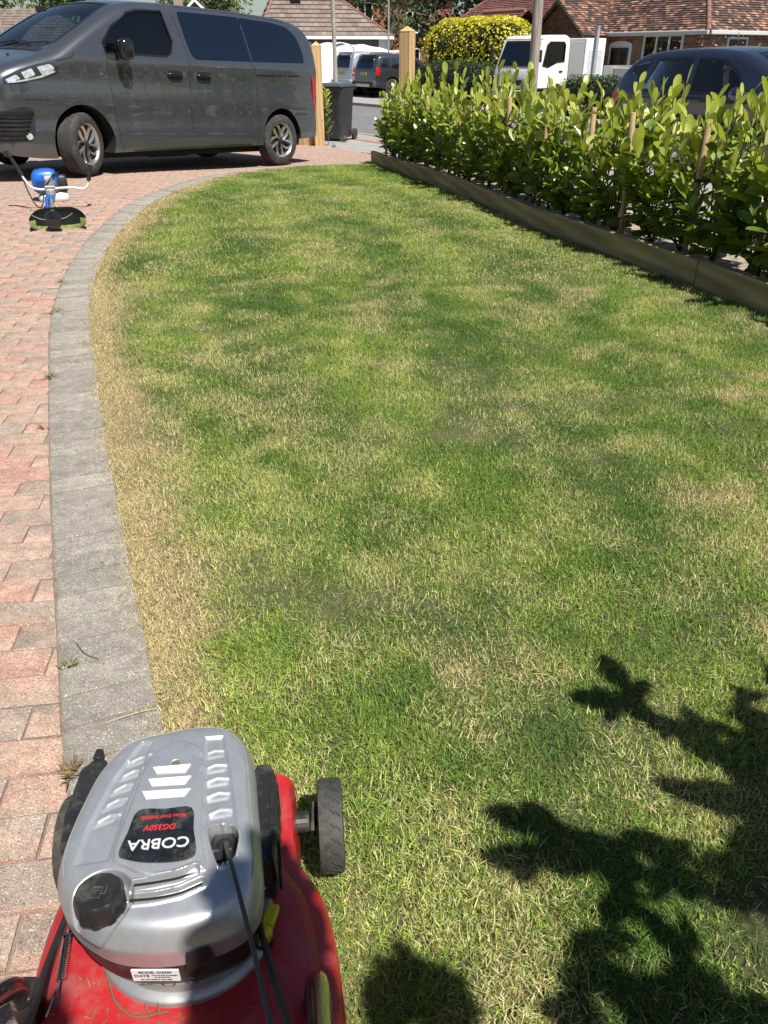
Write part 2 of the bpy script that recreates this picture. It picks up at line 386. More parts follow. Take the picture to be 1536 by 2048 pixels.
# red pavers, half bond, courses running away from the kerb line
PA = R(8); ux = Vector((math.cos(PA), math.sin(PA))); uy = Vector((-ux.y, ux.x))
def clip(poly, p, nrm):   # keep side where (q-p).nrm < 0
    out = []
    for i in range(len(poly)):
        a, b_ = poly[i], poly[(i+1) % len(poly)]; da, db = (a-p).dot(nrm), (b_-p).dot(nrm)
        if da <= 0: out.append(a)
        if da*db < 0: out.append(a+(b_-a)*(da/(da-db)))
    return out
def pix(x, y, z):
    S_, C_ = math.sin(R(30.777)), math.cos(R(30.777)); zc = y*C_+(1.25-z)*S_
    return (768+1538*x/zc, 1024+1538*((1.25-z)*C_-y*S_)/zc, zc) if zc > .05 else (9e9, 9e9, zc)
OP = [(p.x, p.y) for p in outer_pts]; OPn = np.array(OP)
blocks = []
for j in range(-6, 190):
    for i in range(-48, 12):
        c_ = ux*((i+.5*(j % 2))*.2)+uy*(j*.1)
        if not (-7.3 < c_.x < .3 and .1 < c_.y < 18.6): continue
        if c_.y > 12.9 and (c_.x+1.25)*.9+(c_.y-16.6)*.43 > -.05: continue
        px, py, zc = pix(c_.x, c_.y, gz(c_.x, c_.y))
        if zc < .2 or px < -260 or px > 1000: continue
        k = int(np.argmin(((OPn-np.array([c_.x, c_.y]))**2).sum(1))); k = min(max(k, 1), len(OP)-2)
        q = Vector(OP[k]); dd = (Vector(OP[k+1])-Vector(OP[k-1])).normalized(); nr = Vector((dd.y, -dd.x))
        dist = (c_-q).dot(nr)
        if dist > .11: continue
        g = .0975; poly = [c_+ux*sx*g+uy*sy*.0475 for sx, sy in ((-1,-1),(1,-1),(1,1),(-1,1))]
        full = True
        if dist > -.14:
            pl = clip(poly, q-nr*.004, nr)
            if len(pl) < 3: continue
            full = len(pl) == 4 and all((a-b_).length < 1e-6 for a, b_ in zip(pl, poly)); poly = pl
            ar = abs(sum(poly[a].cross(poly[(a+1) % len(poly)]) for a in range(len(poly))))/2
            if ar < .0012: continue
        vis = -30 < px < 1560 and -10 < py < 2080
        blocks.append((0 if vis else 1, zc, c_, poly, full))
blocks.sort(key=lambda t: (t[0], t[1]))
mb = MB(); mb.add(*block_mesh([(-.0975,-.0475),(.0975,-.0475),(.0975,.0475),(-.0975,.0475)], .06, m_paver)); full_me = mb.mesh('brick', m_paver, 40)
rest = MB()
for k, (vis, zc, c_, poly, full) in enumerate(blocks):
    z = gz(c_.x, c_.y)+.002+random.uniform(-.0025,.0025)
    if k < 298:
        if full: o = link('brick', full_me, drv)
        else:
            mb = MB(); lp = [((p-c_).dot(ux), (p-c_).dot(uy)) for p in poly]; mb.add(*block_mesh(lp, .06, m_paver)); o = link('brick', mb.mesh('brick', m_paver, 40), drv)
        o.location = (c_.x, c_.y, z); tilt(o, c_.x, c_.y, PA)
    else:
        vs, fs = block_mesh([(p.x, p.y) for p in poly], .05, m_paver); rest.add([(a, b_, gz(a, b_)+.002+c2) for a, b_, c2 in vs], fs)
tag(rest.build('paver_field', m_paver, drv, smooth=40), kind='stuff')

# footpath, road, far side
hedge_back = [(.32,12.7),(.85,10.4),(1.85,6.95),(2.65,4.65),(4.1,-.3)]
pave = [(.25,13.3)]+hedge_back+[(9,-.3)]+[st2(a, -.13) for a in (18, 10, 4, 0, -5, -12)]+[(-7.5,19.2),(-1.25,16.6)]
sheet('pavement', pave, -.012, m_path, 1.0)
sheet('road', [st2(26, 0), st2(26, 5.9), st2(-60, 5.9), st2(-60, 0)][::-1], -.03, m_asph, 2.0)
sheet('far_pavement', [st2(26, 6.02), st2(26, 8.2), st2(-60, 8.2), st2(-60, 6.02)][::-1], .05, m_path, 2.0)
sheet('forecourt', [st2(26, 8.2), st2(26, 40), st2(-60, 40), st2(-60, 8.2)][::-1], -.085, m_asph, 3.0)
m_kerb = pm('kerb_concrete', (.3,.29,.27), .9, var=.15, scale=6, bmp=.3)
kerb = sheet('kerb_bed', [st2(26, 5.9), st2(26, 6.02), st2(-34, 6.02), st2(-34, 5.9)][::-1], -.028, m_kerb, 2)
mb = MB(); mb.box((0,0,-.04), (.905,.125,.2)); kme = mb.mesh('kerb_stone', m_kerb)
for k in range(54):
    p = ST(-30+k*.915, 5.96); o = link('kerb_stone', kme, kerb); o.location = (p.x, p.y, gz(p.x, p.y)+.0); o.rotation_euler = (0,0,SANG)
kn = sheet('near_kerb_bed', [st2(26, -.13), st2(26, 0), st2(-20, 0), st2(-20, -.13)][::-1], -.02, m_kerb, 2)
for k in range(38):
    p = ST(-10+k*.915, -.065); o = link('kerb_stone', kme, kn); o.location = (p.x, p.y, gz(p.x, p.y)-.062); o.rotation_euler = (math.atan(0.0), 0, SANG)
cross = tag(sheet('crossing_strip', [st2(3.5,-.92), st2(3.5,-.5), st2(-5,-.5), st2(-5,-.92)][::-1], -.008, m_sand, .8), kind='structure')
for r_ in range(4):
    for k in range(40):
        p = ST(-4.8+k*.2+.1*(r_ % 2), -.86+r_*.1); o = link('brick', full_me, cross); o.location = (p.x, p.y, gz(p.x, p.y)+.001); o.rotation_euler = (0,0,SANG)

# ------------------------------------------------------------------ grass
mg, n, l, b = nm('grass_blade')
ge = n.new('ShaderNodeNewGeometry'); at = n.new('ShaderNodeAttribute'); at.attribute_type = 'INSTANCER'; at.attribute_name = 'dry'
a2 = n.new('ShaderNodeAttribute'); a2.attribute_type = 'INSTANCER'; a2.attribute_name = 'tone'
isl = ge.outputs['Random Per Island']
green = ramp(n, l, a2.outputs['Fac'], [(0, (.085,.18,.028)), (.5, (.205,.31,.052)), (1, (.38,.46,.105))])
a3 = n.new('ShaderNodeAttribute'); a3.attribute_type = 'INSTANCER'; a3.attribute_name = 'tan'
pale = ramp(n, l, mth(n, l, 'FRACT', mth(n, l, 'MULTIPLY', isl, 5.1)), [(0, (.36,.38,.10)), (.5, (.50,.50,.19)), (1, (.60,.57,.30))])
straw = ramp(n, l, mth(n, l, 'FRACT', mth(n, l, 'MULTIPLY', isl, 7.3)), [(0, (.46,.36,.18)), (.5, (.60,.51,.29)), (1, (.68,.58,.38))])
straw = mixc(n, l, mth(n, l, 'LESS_THAN', mth(n, l, 'FRACT', mth(n, l, 'MULTIPLY', isl, 3.7)), a3.outputs['Fac']), pale, straw)
isdry = mth(n, l, 'LESS_THAN', isl, at.outputs['Fac'])
c = mixc(n, l, isdry, green, straw)
c = mixc(n, l, .85, c, ramp(n, l, mth(n, l, 'FRACT', mth(n, l, 'MULTIPLY', isl, 13.7)), [(0, (.16,.16,.16)), (.55, (.5,.5,.5)), (1, (.86,.86,.74))]), 'OVERLAY')
l.new(c, b.inputs['Base Color']); b.inputs['Roughness'].default_value = .5; b.inputs['Specular IOR Level'].default_value = .35
td = n.new('ShaderNodeBsdfTranslucent'); l.new(c, td.inputs[0]); mx = n.new('ShaderNodeMixShader'); mx.inputs[0].default_value = .3
l.new(b.outputs[0], mx.inputs[1]); l.new(td.outputs[0], mx.inputs[2]); l.new(mx.outputs[0], n['Material Output'].inputs[0])
def blade(mb, x, y, L, w, az, lean, curl):
    d = Vector((math.cos(az), math.sin(az), 0)); sd = Vector((-d.y, d.x, 0)); p = Vector((x, y, 0)); a = lean; vs = []; seg = 3
    tw = random.uniform(-.6,.6)
    for k in range(seg+1):
        ww = w*(1-(k/seg)**1.6)*.5+.00012; s2 = sd*math.cos(tw*k)+d*math.sin(tw*k)
        if k < seg: vs += [p-s2*ww, p+s2*ww]
        else: vs += [p.copy()]
        p = p+(d*math.sin(a)+Vector((0,0,1))*math.cos(a))*(L/seg); a += curl
    mb.add(vs, [(0,1,3,2),(2,3,5,4),(4,5,6)])
tcol = bpy.data.collections.new('grass_tufts')
for k in range(9):
    far = k >= 6; mb = MB()
    for i in range(66 if not far else 62):
        r_ = .058*math.sqrt(random.random())*(1 if not far else 1.5); a = random.random()*6.283
        Ls = random.uniform(.010,.023) if random.random() < .9 else random.uniform(.023,.036)
        blade(mb, r_*math.cos(a), r_*math.sin(a), Ls*(1.0 if not far else 1.1), random.uniform(.0009,.0020)*(1 if not far else 1.5), random.random()*6.283, random.uniform(.25,1.4), random.uniform(-.25,.5))
    o = bpy.data.objects.new('tuft_%d' % k, mb.mesh('tuft', mg)); tcol.objects.link(o)
def inpoly(P, poly):
    x, y = P[:,0], P[:,1]; ins = np.zeros(len(P), bool); q = np.array(poly); j = len(q)-1
    for i in range(len(q)):
        cnd = ((q[i,1] > y) != (q[j,1] > y)) & (x < (q[j,0]-q[i,0])*(y-q[i,1])/(q[j,1]-q[i,1]+1e-12)+q[i,0]); ins ^= cnd; j = i
    return ins
pts = []
for y0, y1, dens, far in ((.0, 2.6, 1350, 0), (2.6, 5.0, 1000, 0), (5.0, 12.7, 520, 1)):
    x0, x1 = -2.4, 3.6; N = int((x1-x0)*(y1-y0)*dens); q = np.column_stack([RNG.uniform(x0, x1, N), RNG.uniform(y0, y1, N)])
    q = q[np.abs(q[:,0]) < .62*(q[:,1]*.86+.65)+.95]; q = q[inpoly(q, lawn_poly)]
    pts.append(np.column_stack([q, np.full(len(q), far)]))
ex = []
for s in np.arange(.3, LT-.1, .011):
    p, d = edge_at(s); w = -.03+.058*fbm(np.array([s*6.1]), np.array([3.3]), 2)[0]+random.uniform(-.025,.004)
    q = p+Vector((-d.y, d.x))*w; ex.append((q.x, q.y, 1 if q.y > 5 else 0))
s_ = 0
while s_ < 10.5:       # ragged fringe along the boards
    i = 0; 
    t_ = s_/10.5; q = Vector(SL[0]); acc = 0
    for k in range(len(SL)-1):
        a_, b_ = Vector(SL[k]), Vector(SL[k+1]); L = (b_-a_).length
        if acc+L > s_: q = a_.lerp(b_, (s_-acc)/L); break
        acc += L
    if random.random() < .75: ex.append((q.x-.015+random.uniform(-.04,.01), q.y, 1 if q.y > 5 else 0))
    s_ += .018
pts.append(np.array(ex))
pts = np.vstack(pts); X, Y = pts[:,0], pts[:,1]
E_ = np.array([(p.x, p.y) for p in EDGE]); ed = np.sqrt(((np.stack([X, Y], 1)[:,None,:]-E_[None])**2).sum(2)).min(1)
big = fbm(X*.9, Y*.6, 3); mid = fbm(X*3.3+9, Y*2.6+4, 3); fine = fbm(X*11, Y*11, 2)
dry = .16+.7*(mid-.5)+.35*(big-.5)+1.3*(fine-.5)
bl = fbm(X*5.5+33, Y*3.6+77, 3); dry = dry+.38*np.clip((bl-.57)/.10, 0, 1)
tan = np.clip(.25+1.6*(fbm(X*2.6+21, Y*2.2+60, 3)-.5)+.6*(fine-.5), .05, .9)
wid_ = .05+.21*fbm(X*2.3+5, Y*1.1+8, 2)
tan = np.maximum(tan, 1.1*np.exp(-(ed/(wid_+.08))**4))
dry += 1.1*np.exp(-(ed/wid_)**4)*(Y > .95)*np.clip((11.6-Y)/2, 0, 1)*(.55+.9*fbm(X*5+3, Y*5, 2))+.2*np.exp(-(ed/.34)**2)*(mid > .45)
dry -= .22*np.clip((Y-6.5)/4, 0, 1)
str_ = np.clip(.5+1.2*np.sin((X*1.0+Y*.30+.2*np.sin(Y*.6))*2*np.pi/.9), 0, 1)
tone = np.clip(.42+1.15*(fbm(X*1.9+40, Y*1.3, 4)-.5)+1.1*(fine-.5)+.34*(str_-.5)+.12*np.clip((Y-5)/5, 0, 1), 0, 1)
bare = fbm(X*9.1+70, Y*8.0+13, 2)
keep = ~((bare > .80) & (RNG.random(len(X)) < .7))
# worn soil under the shrub side, bottom right of the picture, and scattered scuffs
for sx, sy, sr in ((.66,.70,.13),(.78,.62,.12),(-.06,1.42,.05),(.05,1.9,.05),(-.32,2.55,.09),(.55,1.02,.05),(-.9,3.4,.14),(1.55,3.3,.16),(.2,3.0,.06),(-.25,1.3,.05)):
    keep &= ~((((X-sx)**2+((Y-sy)*.8)**2) < sr*sr*(1 if sy < .8 else .3)*RNG.uniform(.5,1.15,len(X))) & (RNG.random(len(X)) < .85))
pts, dry, tone, X, Y, tan = pts[keep], dry[keep], tone[keep], X[keep], Y[keep], np.clip(tan[keep], 0, 1); dry = np.clip(dry, .05, .96)
me = bpy.data.meshes.new('grass'); zz = np.array([gz(x, y) for x, y in zip(X, Y)])-.003
me.vertices.add(len(X)); me.vertices.foreach_set('co', np.column_stack([X, Y, zz]).ravel().astype(np.float32))
def fattr(nm_, typ, arr):
    a = me.attributes.new(nm_, typ, 'POINT'); a.data.foreach_set('value', arr)
fattr('tan', 'FLOAT', tan.astype(np.float32)); fattr('dry', 'FLOAT', dry.astype(np.float32)); fattr('tone', 'FLOAT', tone.astype(np.float32))
fattr('rz', 'FLOAT', (RNG.random(len(X))*6.283).astype(np.float32)); fattr('sc', 'FLOAT', (RNG.uniform(.65,1.4,len(X))*np.where(dry > .8, .85, 1)).astype(np.float32))
fattr('ix', 'INT', np.where(pts[:,2] > 0, RNG.integers(6, 9, len(X)), RNG.integers(0, 6, len(X))).astype(np.int32))
go = tag(link('grass', me), 'short mown lawn grass, patchy green and straw coloured, beside the drive', 'grass', kind='stuff')
ng = bpy.data.node_groups.new('grass_scatter', 'GeometryNodeTree')
ng.interface.new_socket('Geometry', in_out='INPUT', socket_type='NodeSocketGeometry'); ng.interface.new_socket('Geometry', in_out='OUTPUT', socket_type='NodeSocketGeometry')
N_ = ng.nodes; L_ = ng.links; gi = N_.new('NodeGroupInput'); gout = N_.new('NodeGroupOutput')
mp = N_.new('GeometryNodeMeshToPoints'); L_.new(gi.outputs[0], mp.inputs[0])
ci = N_.new('GeometryNodeCollectionInfo'); ci.inputs[0].default_value = tcol; ci.inputs['Separate Children'].default_value = True; ci.inputs['Reset Children'].default_value = True
ip = N_.new('GeometryNodeInstanceOnPoints'); L_.new(mp.outputs[0], ip.inputs['Points']); L_.new(ci.outputs[0], ip.inputs['Instance']); ip.inputs['Pick Instance'].default_value = True
def na(nm_, typ):
    k = N_.new('GeometryNodeInputNamedAttribute'); k.data_type = typ; k.inputs[0].default_value = nm_; return [o_ for o_ in k.outputs if o_.enabled and o_.name == 'Attribute'][0]
L_.new(na('ix', 'INT'), ip.inputs['Instance Index'])
cx = N_.new('ShaderNodeCombineXYZ'); L_.new(na('rz', 'FLOAT'), cx.inputs[2]); L_.new(cx.outputs[0], ip.inputs['Rotation'])
L_.new(na('sc', 'FLOAT'), ip.inputs['Scale']); L_.new(ip.outputs[0], gout.inputs[0])
md = go.modifiers.new('scatter', 'NODES'); md.node_group = ng
# ------------------------------------------------------------------ vehicles
m_tyre = pm('tyre_rubber', (.035,.034,.033), .85, var=.25, scale=20, bmp=.2, bscale=90, dirt=(.11,.1,.09), dirts=6)
m_alloy = pm('alloy', (.55,.54,.52), .3, .85, var=.06)
m_dkalloy = pm('dark_alloy', (.05,.05,.05), .4, .5)
m_blackp = pm('black_plastic', (.022,.022,.024), .45, var=.2, scale=12)
m_trim = pm('black_gloss', (.012,.012,.013), .12, coat=.5)
m_seam = pm('seam_shadow_gap', (.008,.008,.008), .9)
m_plate = pm('yellow_plate', (.62,.45,.06), .5)
m_red = pm('tail_lamp_red', (.42,.015,.02), .15, coat=.6)
m_chrome = pm('chrome', (.7,.7,.7), .08, 1.0, var=.03)
m_lens = pm('lamp_lens', (.62,.66,.70), .08, .35, var=.3, scale=26, coat=.8)
m_lampdark = pm('lamp_surround', (.03,.035,.04), .12, coat=1.0)
m_under = pm('underbody', (.01,.01,.01), .9)
m_seat = pm('seat_fabric', (.03,.03,.033), .85)
m_gdark = glass('privacy_glass', (.03,.04,.06), .15, ior=1.62, body=(.006,.012,.028))  # navy in the body colour stands in for reflected sky
m_gclear = glass('windscreen_glass', (.72,.80,.82), .93, ior=2.1)
m_gmid = glass('tinted_glass', (.30,.36,.42), .85, ior=1.65)
def paint(name, col, metal=.35, rough=.32, dirt=(.2,.19,.18)):
    m, n, l, b = nm(name)
    t = noise(n, l, 500, 1); c = mixc(n, l, .12, col, t.outputs[1], 'OVERLAY')
    d = noise(n, l, 3.2, 7, .75); f = ramp(n, l, d.outputs[0], [(.52, (0,0,0)), (.8, (1,1,1))]); f = mth(n, l, 'MULTIPLY', f, .12)
    c = mixc(n, l, f, c, dirt)
    l.new(c, b.inputs['Base Color']); b.inputs['Metallic'].default_value = metal; b.inputs['Roughness'].default_value = rough
    b.inputs['Coat Weight'].default_value = 1.0; b.inputs['Coat IOR'].default_value = 1.75; rr = mth(n, l, 'ADD', mth(n, l, 'MULTIPLY', f, 1.2), .03); l.new(rr, b.inputs['Coat Roughness'])
    MATS[name] = m; return m
class Body:
    """lofted car shell; x runs from nose (negative) to tail, y half width, z up"""
    def __init__(s, zt, zb, W, rc, belt, tumble, crown, tuck=.5, tuckz=.55, shoulder=0):
        s.zt, s.zb, s.W, s.rc, s.crown = pch(zt), pch(zb), pch(W), pch(rc), pch(crown)
        s.belt, s.tumble, s.tuck, s.tuckz, s.shoulder = belt, tumble, tuck, tuckz, shoulder
    def hw(s, x, z, ins=0, top=0):
        zt = s.zt(x)-top; r = min(s.rc(x), (zt-s.zb(x))*.45)
        w = s.W(x)-ins-s.tuck*max(0, s.tuckz-z)**2-s.tumble*max(0, z-s.belt)**1.25+s.shoulder*(math.exp(-((z-s.belt+.06)/.07)**2)-1.2*math.exp(-((z-.62)/.11)**2)-.8*math.exp(-((z-1.0)/.09)**2))
        if z > zt-r:
            q = min(1, (z-zt+r)/r); w -= r*(1-math.sqrt(max(0, 1-q*q)))
        return max(w, .01)
    def tz(s, x, y, top=0):
        zt = s.zt(x)-top; r = min(s.rc(x), (zt-s.zb(x))*.45); we = s.hw(x, zt-1e-4)
        if abs(y) <= we: return zt+s.crown(x)*(1-(y/we)**2)
        lo, hi = zt-r*1.2-.3, zt
        for k in range(30):
            m = (lo+hi)/2
            if s.hw(x, m) > abs(y): lo = m
            else: hi = m
        return lo
    def section(s, x, ins=0, top=0, zb=None, ns=22, nc=7, nr=7):
        zt = s.zt(x)-top; b = s.zb(x) if zb is None else zb; r = min(s.rc(x), (zt-b)*.45); pts = []
        for k in range(ns): z = b+(zt-r-b)*k/ns; pts.append((s.hw(x, z, ins, top), z))
        for k in range(nc): z = zt-r+r*math.sin(k/nc*math.pi/2); pts.append((s.hw(x, z, ins, top), z))
        we = s.hw(x, zt, ins, top)
        for k in range(nr+1): y = we*(1-k/nr); pts.append((y, zt+s.crown(x)*(1-(y/we)**2)))
        return pts
    def solid(s, xs, ins=0, top=0, zb=None):
        rings = []
        for x in xs:
            h = s.section(x, ins, top, zb); ring = [(x, -y, z) for y, z in h]+[(x, y, z) for y, z in h[-2::-1]]; rings.append(ring)
        n = len(rings[0]); mb = MB(); fs = []
        for i in range(len(rings)-1):
            for k in range(n): fs.append((i*n+k, i*n+(k+1) % n, (i+1)*n+(k+1) % n, (i+1)*n+k))
        L = len(rings)-1
        fs += [tuple(range(n-1,-1,-1)), tuple(L*n+k for k in range(n))]
        mb.add([q for g in rings for q in g], fs); return mb
def fixnorm(me):
    bm = bmesh.new(); bm.from_mesh(me); bmesh.ops.recalc_face_normals(bm, faces=bm.faces); bm.to_mesh(me); bm.free()
def boolean(body, cutters):
    obs = []; par = body.parent; body.parent = None
    for c in cutters:
        fixnorm(c); o = bpy.data.objects.new('cut', c); COL.objects.link(o); obs.append(o)
        md = body.modifiers.new('b', 'BOOLEAN'); md.operation = 'DIFFERENCE'; md.object = o; md.solver = 'EXACT'
    dg = bpy.context.evaluated_depsgraph_get(); dg.update()
    me = bpy.data.meshes.new_from_object(body.evaluated_get(dg)); body.modifiers.clear(); old = body.data; body.data = me
    for o in obs: bpy.data.objects.remove(o)
    body.parent = par
    return body
def patch(poly, fn, off=.003, step=.12, back=.012, round_=0):
    """conforming panel: outline in surface parameters, mapped by fn(a,b,offset)"""
    poly = [tuple(p) for p in poly]
    if round_:
        out = []
        for i in range(len(poly)):
            a, b, c = Vector(poly[i-1]), Vector(poly[i]), Vector(poly[(i+1) % len(poly)])
            r1 = min(round_, (a-b).length*.45); r2 = min(round_, (c-b).length*.45)
            p0 = b+(a-b).normalized()*r1; p2 = b+(c-b).normalized()*r2
            for k in range(5): t = k/4; out.append(tuple(p0*(1-t)**2+b*2*t*(1-t)+p2*t*t))
        poly = out
    v, f = fillpoly(poly, step); mb = MB()
    mb.add([fn(a, b, off) for a, b in v], f)
    n = len(poly); mb.add([fn(a, b, off) for a, b in poly]+[fn(a, b, -back) for a, b in poly], [(i, (i+1) % n, n+(i+1) % n, n+i) for i in range(n)])
    return mb
def strip(line, w):
    """outline of a thin band along a polyline"""
    L = [Vector(p) for p in line]; a, b = [], []
    for i, p in enumerate(L):
        d = (L[min(i+1, len(L)-1)]-L[max(i-1, 0)]).normalized(); nn = Vector((-d.y, d.x))*w/2; a.append(tuple(p+nn)); b.append(tuple(p-nn))
    return a+b[::-1]
def wheel(parent, pos, side, r=.34, w=.225, rim=.235, spokes=5, yaw=0, style='blade', treads=44):
    """wheel with axle along y; side = -1 or +1 gives the outer face"""
    M = Matrix.Translation(pos) @ Matrix.Rotation(yaw, 4, 'Z') @ Matrix.Rotation(R(90)*(1 if side < 0 else -1), 4, 'X')
    mb = MB(); h = w/2
    mb.lathe([(rim, -h*.92),(rim+.03, -h),(r-.03, -h*.95),(r-.006, -h*.8),(r, -h*.5),(r-.007, -h*.48),(r-.007, -h*.40),(r, -h*.38),(r, -h*.07),(r-.007, -h*.05),(r-.007, h*.05),(r, h*.07),(r, h*.38),(r-.007, h*.40),(r-.007, h*.48),(r, h*.5),(r-.006, h*.8),(r-.03, h*.95),(rim+.03, h),(rim+.004, h*.93),(rim, h*.8)], 48, M, closed=True)
    wo = mb.build('wheel', m_tyre, parent, smooth=35)
    mb = MB(); mb.lathe([(rim, -h*.9),(rim-.012, -h*.85),(rim-.02, h*.55),(rim-.006, h*.84),(rim+.006, h*.93)], 40, M); mb.lathe([(.001, h*.2),(rim-.015, h*.15)], 40, M, 1)
    mb.lathe([(.15,h*.22),(.15,h*.32),(.06,h*.34)], 30, M, 2)
    mb.build('rim', [m_alloy, m_under, m_dkalloy], wo, smooth=40)
    mb = MB()
    for k in range(spokes):
        a0 = 2*math.pi*k/spokes
        for sgn in ((1, -1) if style == 'blade' else (1,)):
            pts = []
            for j in range(6):
                t = j/5; rr = .035+t*(rim-.05); a = a0+sgn*(.08+.34*t**1.2)+.25*t; ww = .014+.034*t
                pts.append((rr, a, ww, h*(.62+.2*t)))
            vs = []
            for rr, a, ww, zz in pts:
                for q, dz in ((-1, -.03), (-1, 0), (1, -.012), (1, -.04)):
                    aa = a+q*ww/rr/2*.9; vs.append(M @ Vector((rr*math.cos(aa), rr*math.sin(aa), zz+dz)))
            fs = [(j*4+i, j*4+(i+1) % 4, j*4+4+(i+1) % 4, j*4+4+i) for j in range(5) for i in range(4)]
            mb.add(vs, fs)
    mb.lathe([(.001, h*.78),(.03, h*.77),(.042, h*.7),(.045, h*.4)], 20, M, 1)
    mb.build('spokes', [m_alloy, m_dkalloy], wo, smooth=30)
    return wo
def arch_cut(x, z, r, w, y0, n=36):
    mb = MB(); poly = [Vector((x+r*math.cos(a), y0, z+r*math.sin(a))) for a in [2*math.pi*k/n for k in range(n)]]
    mb.prism(poly, (0, w, 0)); return mb.mesh('c', m_under)

# ---------------------------------------------------------------- dark grey people carrier on the drive
VS = .951
Fp = Vector((-3.399, 9.528, .051)); vd = Vector((.608,.792,-.049)).normalized(); vnn = Vector((.793,-.609,0)).normalized(); vup = vnn.cross(vd)
if vup.z < 0: vup = -vup
vy = vup.cross(vd)
vc = Fp+vy*.915*VS
van = thing('people_carrier', 'dark grey people carrier with dark glass parked on the brick drive', 'van', vc, Matrix((vd, vy, vup)).transposed().to_euler())
van.scale = (VS, VS, VS)
m_van = paint('grey_metallic_paint', (.062,.066,.078), .35, .28)
B = Body(zt=[(-.98,.62),(-.965,.80),(-.93,.95),(-.85,1.06),(-.65,1.15),(-.35,1.235),(-.2,1.285),(.05,1.42),(.33,1.575),(.63,1.73),(.85,1.815),(1.1,1.855),(1.5,1.875),(2.6,1.885),(3.4,1.875),(3.75,1.85),(3.95,1.80),(4.08,1.70),(4.15,1.55),(4.2,1.26),(4.24,.9),(4.26,.62)],
         zb=[(-.98,.30),(-.8,.24),(-.35,.2),(.5,.24),(2.9,.265),(3.75,.33),(4.26,.36)],
         W=[(-.98,.62),(-.94,.72),(-.85,.81),(-.65,.875),(-.3,.91),(.3,.93),(1.5,.94),(3.4,.935),(3.9,.91),(4.1,.885),(4.2,.85),(4.26,.8)],
         rc=[(-.98,.12),(-.6,.16),(-.2,.16),(.3,.14),(.8,.13),(2,.12),(3.8,.14),(4.26,.1)], belt=1.27, tumble=.22, crown=[(-.98,.02),(-.2,.03),(.3,.05),(1,.04),(4,.03),(4.26,.02)], tuck=.35, tuckz=.5, shoulder=.012)
xs = [-.98,-.965,-.945,-.92,-.89,-.85,-.79,-.72]+[-.65+.05*k for k in range(9)]+[-.2+.05*k for k in range(28)]+[1.2+.12*k for k in range(20)]+[3.6+.04*k for k in range(14)]+[4.13,4.16,4.185,4.21,4.235,4.25,4.26]
bo = B.solid(sorted(set(xs))).build('body_shell', [m_van, m_under], van)
fixnorm(bo.data)
Ss = lambda sg: (lambda x, z, o: (x, sg*(B.hw(x, z)+o), z))
Tt = lambda x, y, o: (x, y, B.tz(x, y)+o)
fw = [(.47,1.30),(.44,1.40),(.60,1.565),(.86,1.725),(1.02,1.765),(1.385,1.785),(1.43,1.59),(1.465,1.47),(1.42,1.345),(1.34,1.30)]
ws = [(-.16,-.50),(-.19,-.25),(-.2,0),(-.19,.25),(-.16,.50),(-.02,.70),(.25,.70),(.55,.65),(.80,.60),(.82,.3),(.825,0),(.82,-.3),(.80,-.60),(.55,-.65),(.25,-.70),(-.02,-.70)]
cuts = [arch_cut(.06,.36,.40,.72,-1.3), arch_cut(.06,.36,.40,.72,.58), arch_cut(3.37,.34,.405,.72,-1.3), arch_cut(3.37,.34,.405,.72,.58)]
cav = B.solid([.0,.2,.4,.6,.8,1.0,1.3,1.7,2.2,2.7,3.2,3.6,3.85], .055, .05, .62); cuts.append(cav.mesh('c', m_under))
mb = MB(); mb.prism([Vector((x, -1.3, z)) for x, z in fw], (0, 2.6, 0)); cuts.append(mb.mesh('c', m_under))
mb = MB(); mb.prism([Vector((x, y, 1.24)) for x, y in ws], (0, 0, 1.0)); cuts.append(mb.mesh('c', m_under))
rw = [(1.62,1.80),(2.6,1.815),(3.3,1.80),(3.58,1.765),(3.76,1.66),(3.86,1.48),(3.885,1.335),(2.9,1.31),(1.79,1.29),(1.73,1.35),(1.68,1.5)]
boolean(bo, cuts)
bo.data.polygons.foreach_set('use_smooth', [True]*len(bo.data.polygons)); bo.data.set_sharp_from_angle(angle=R(32))
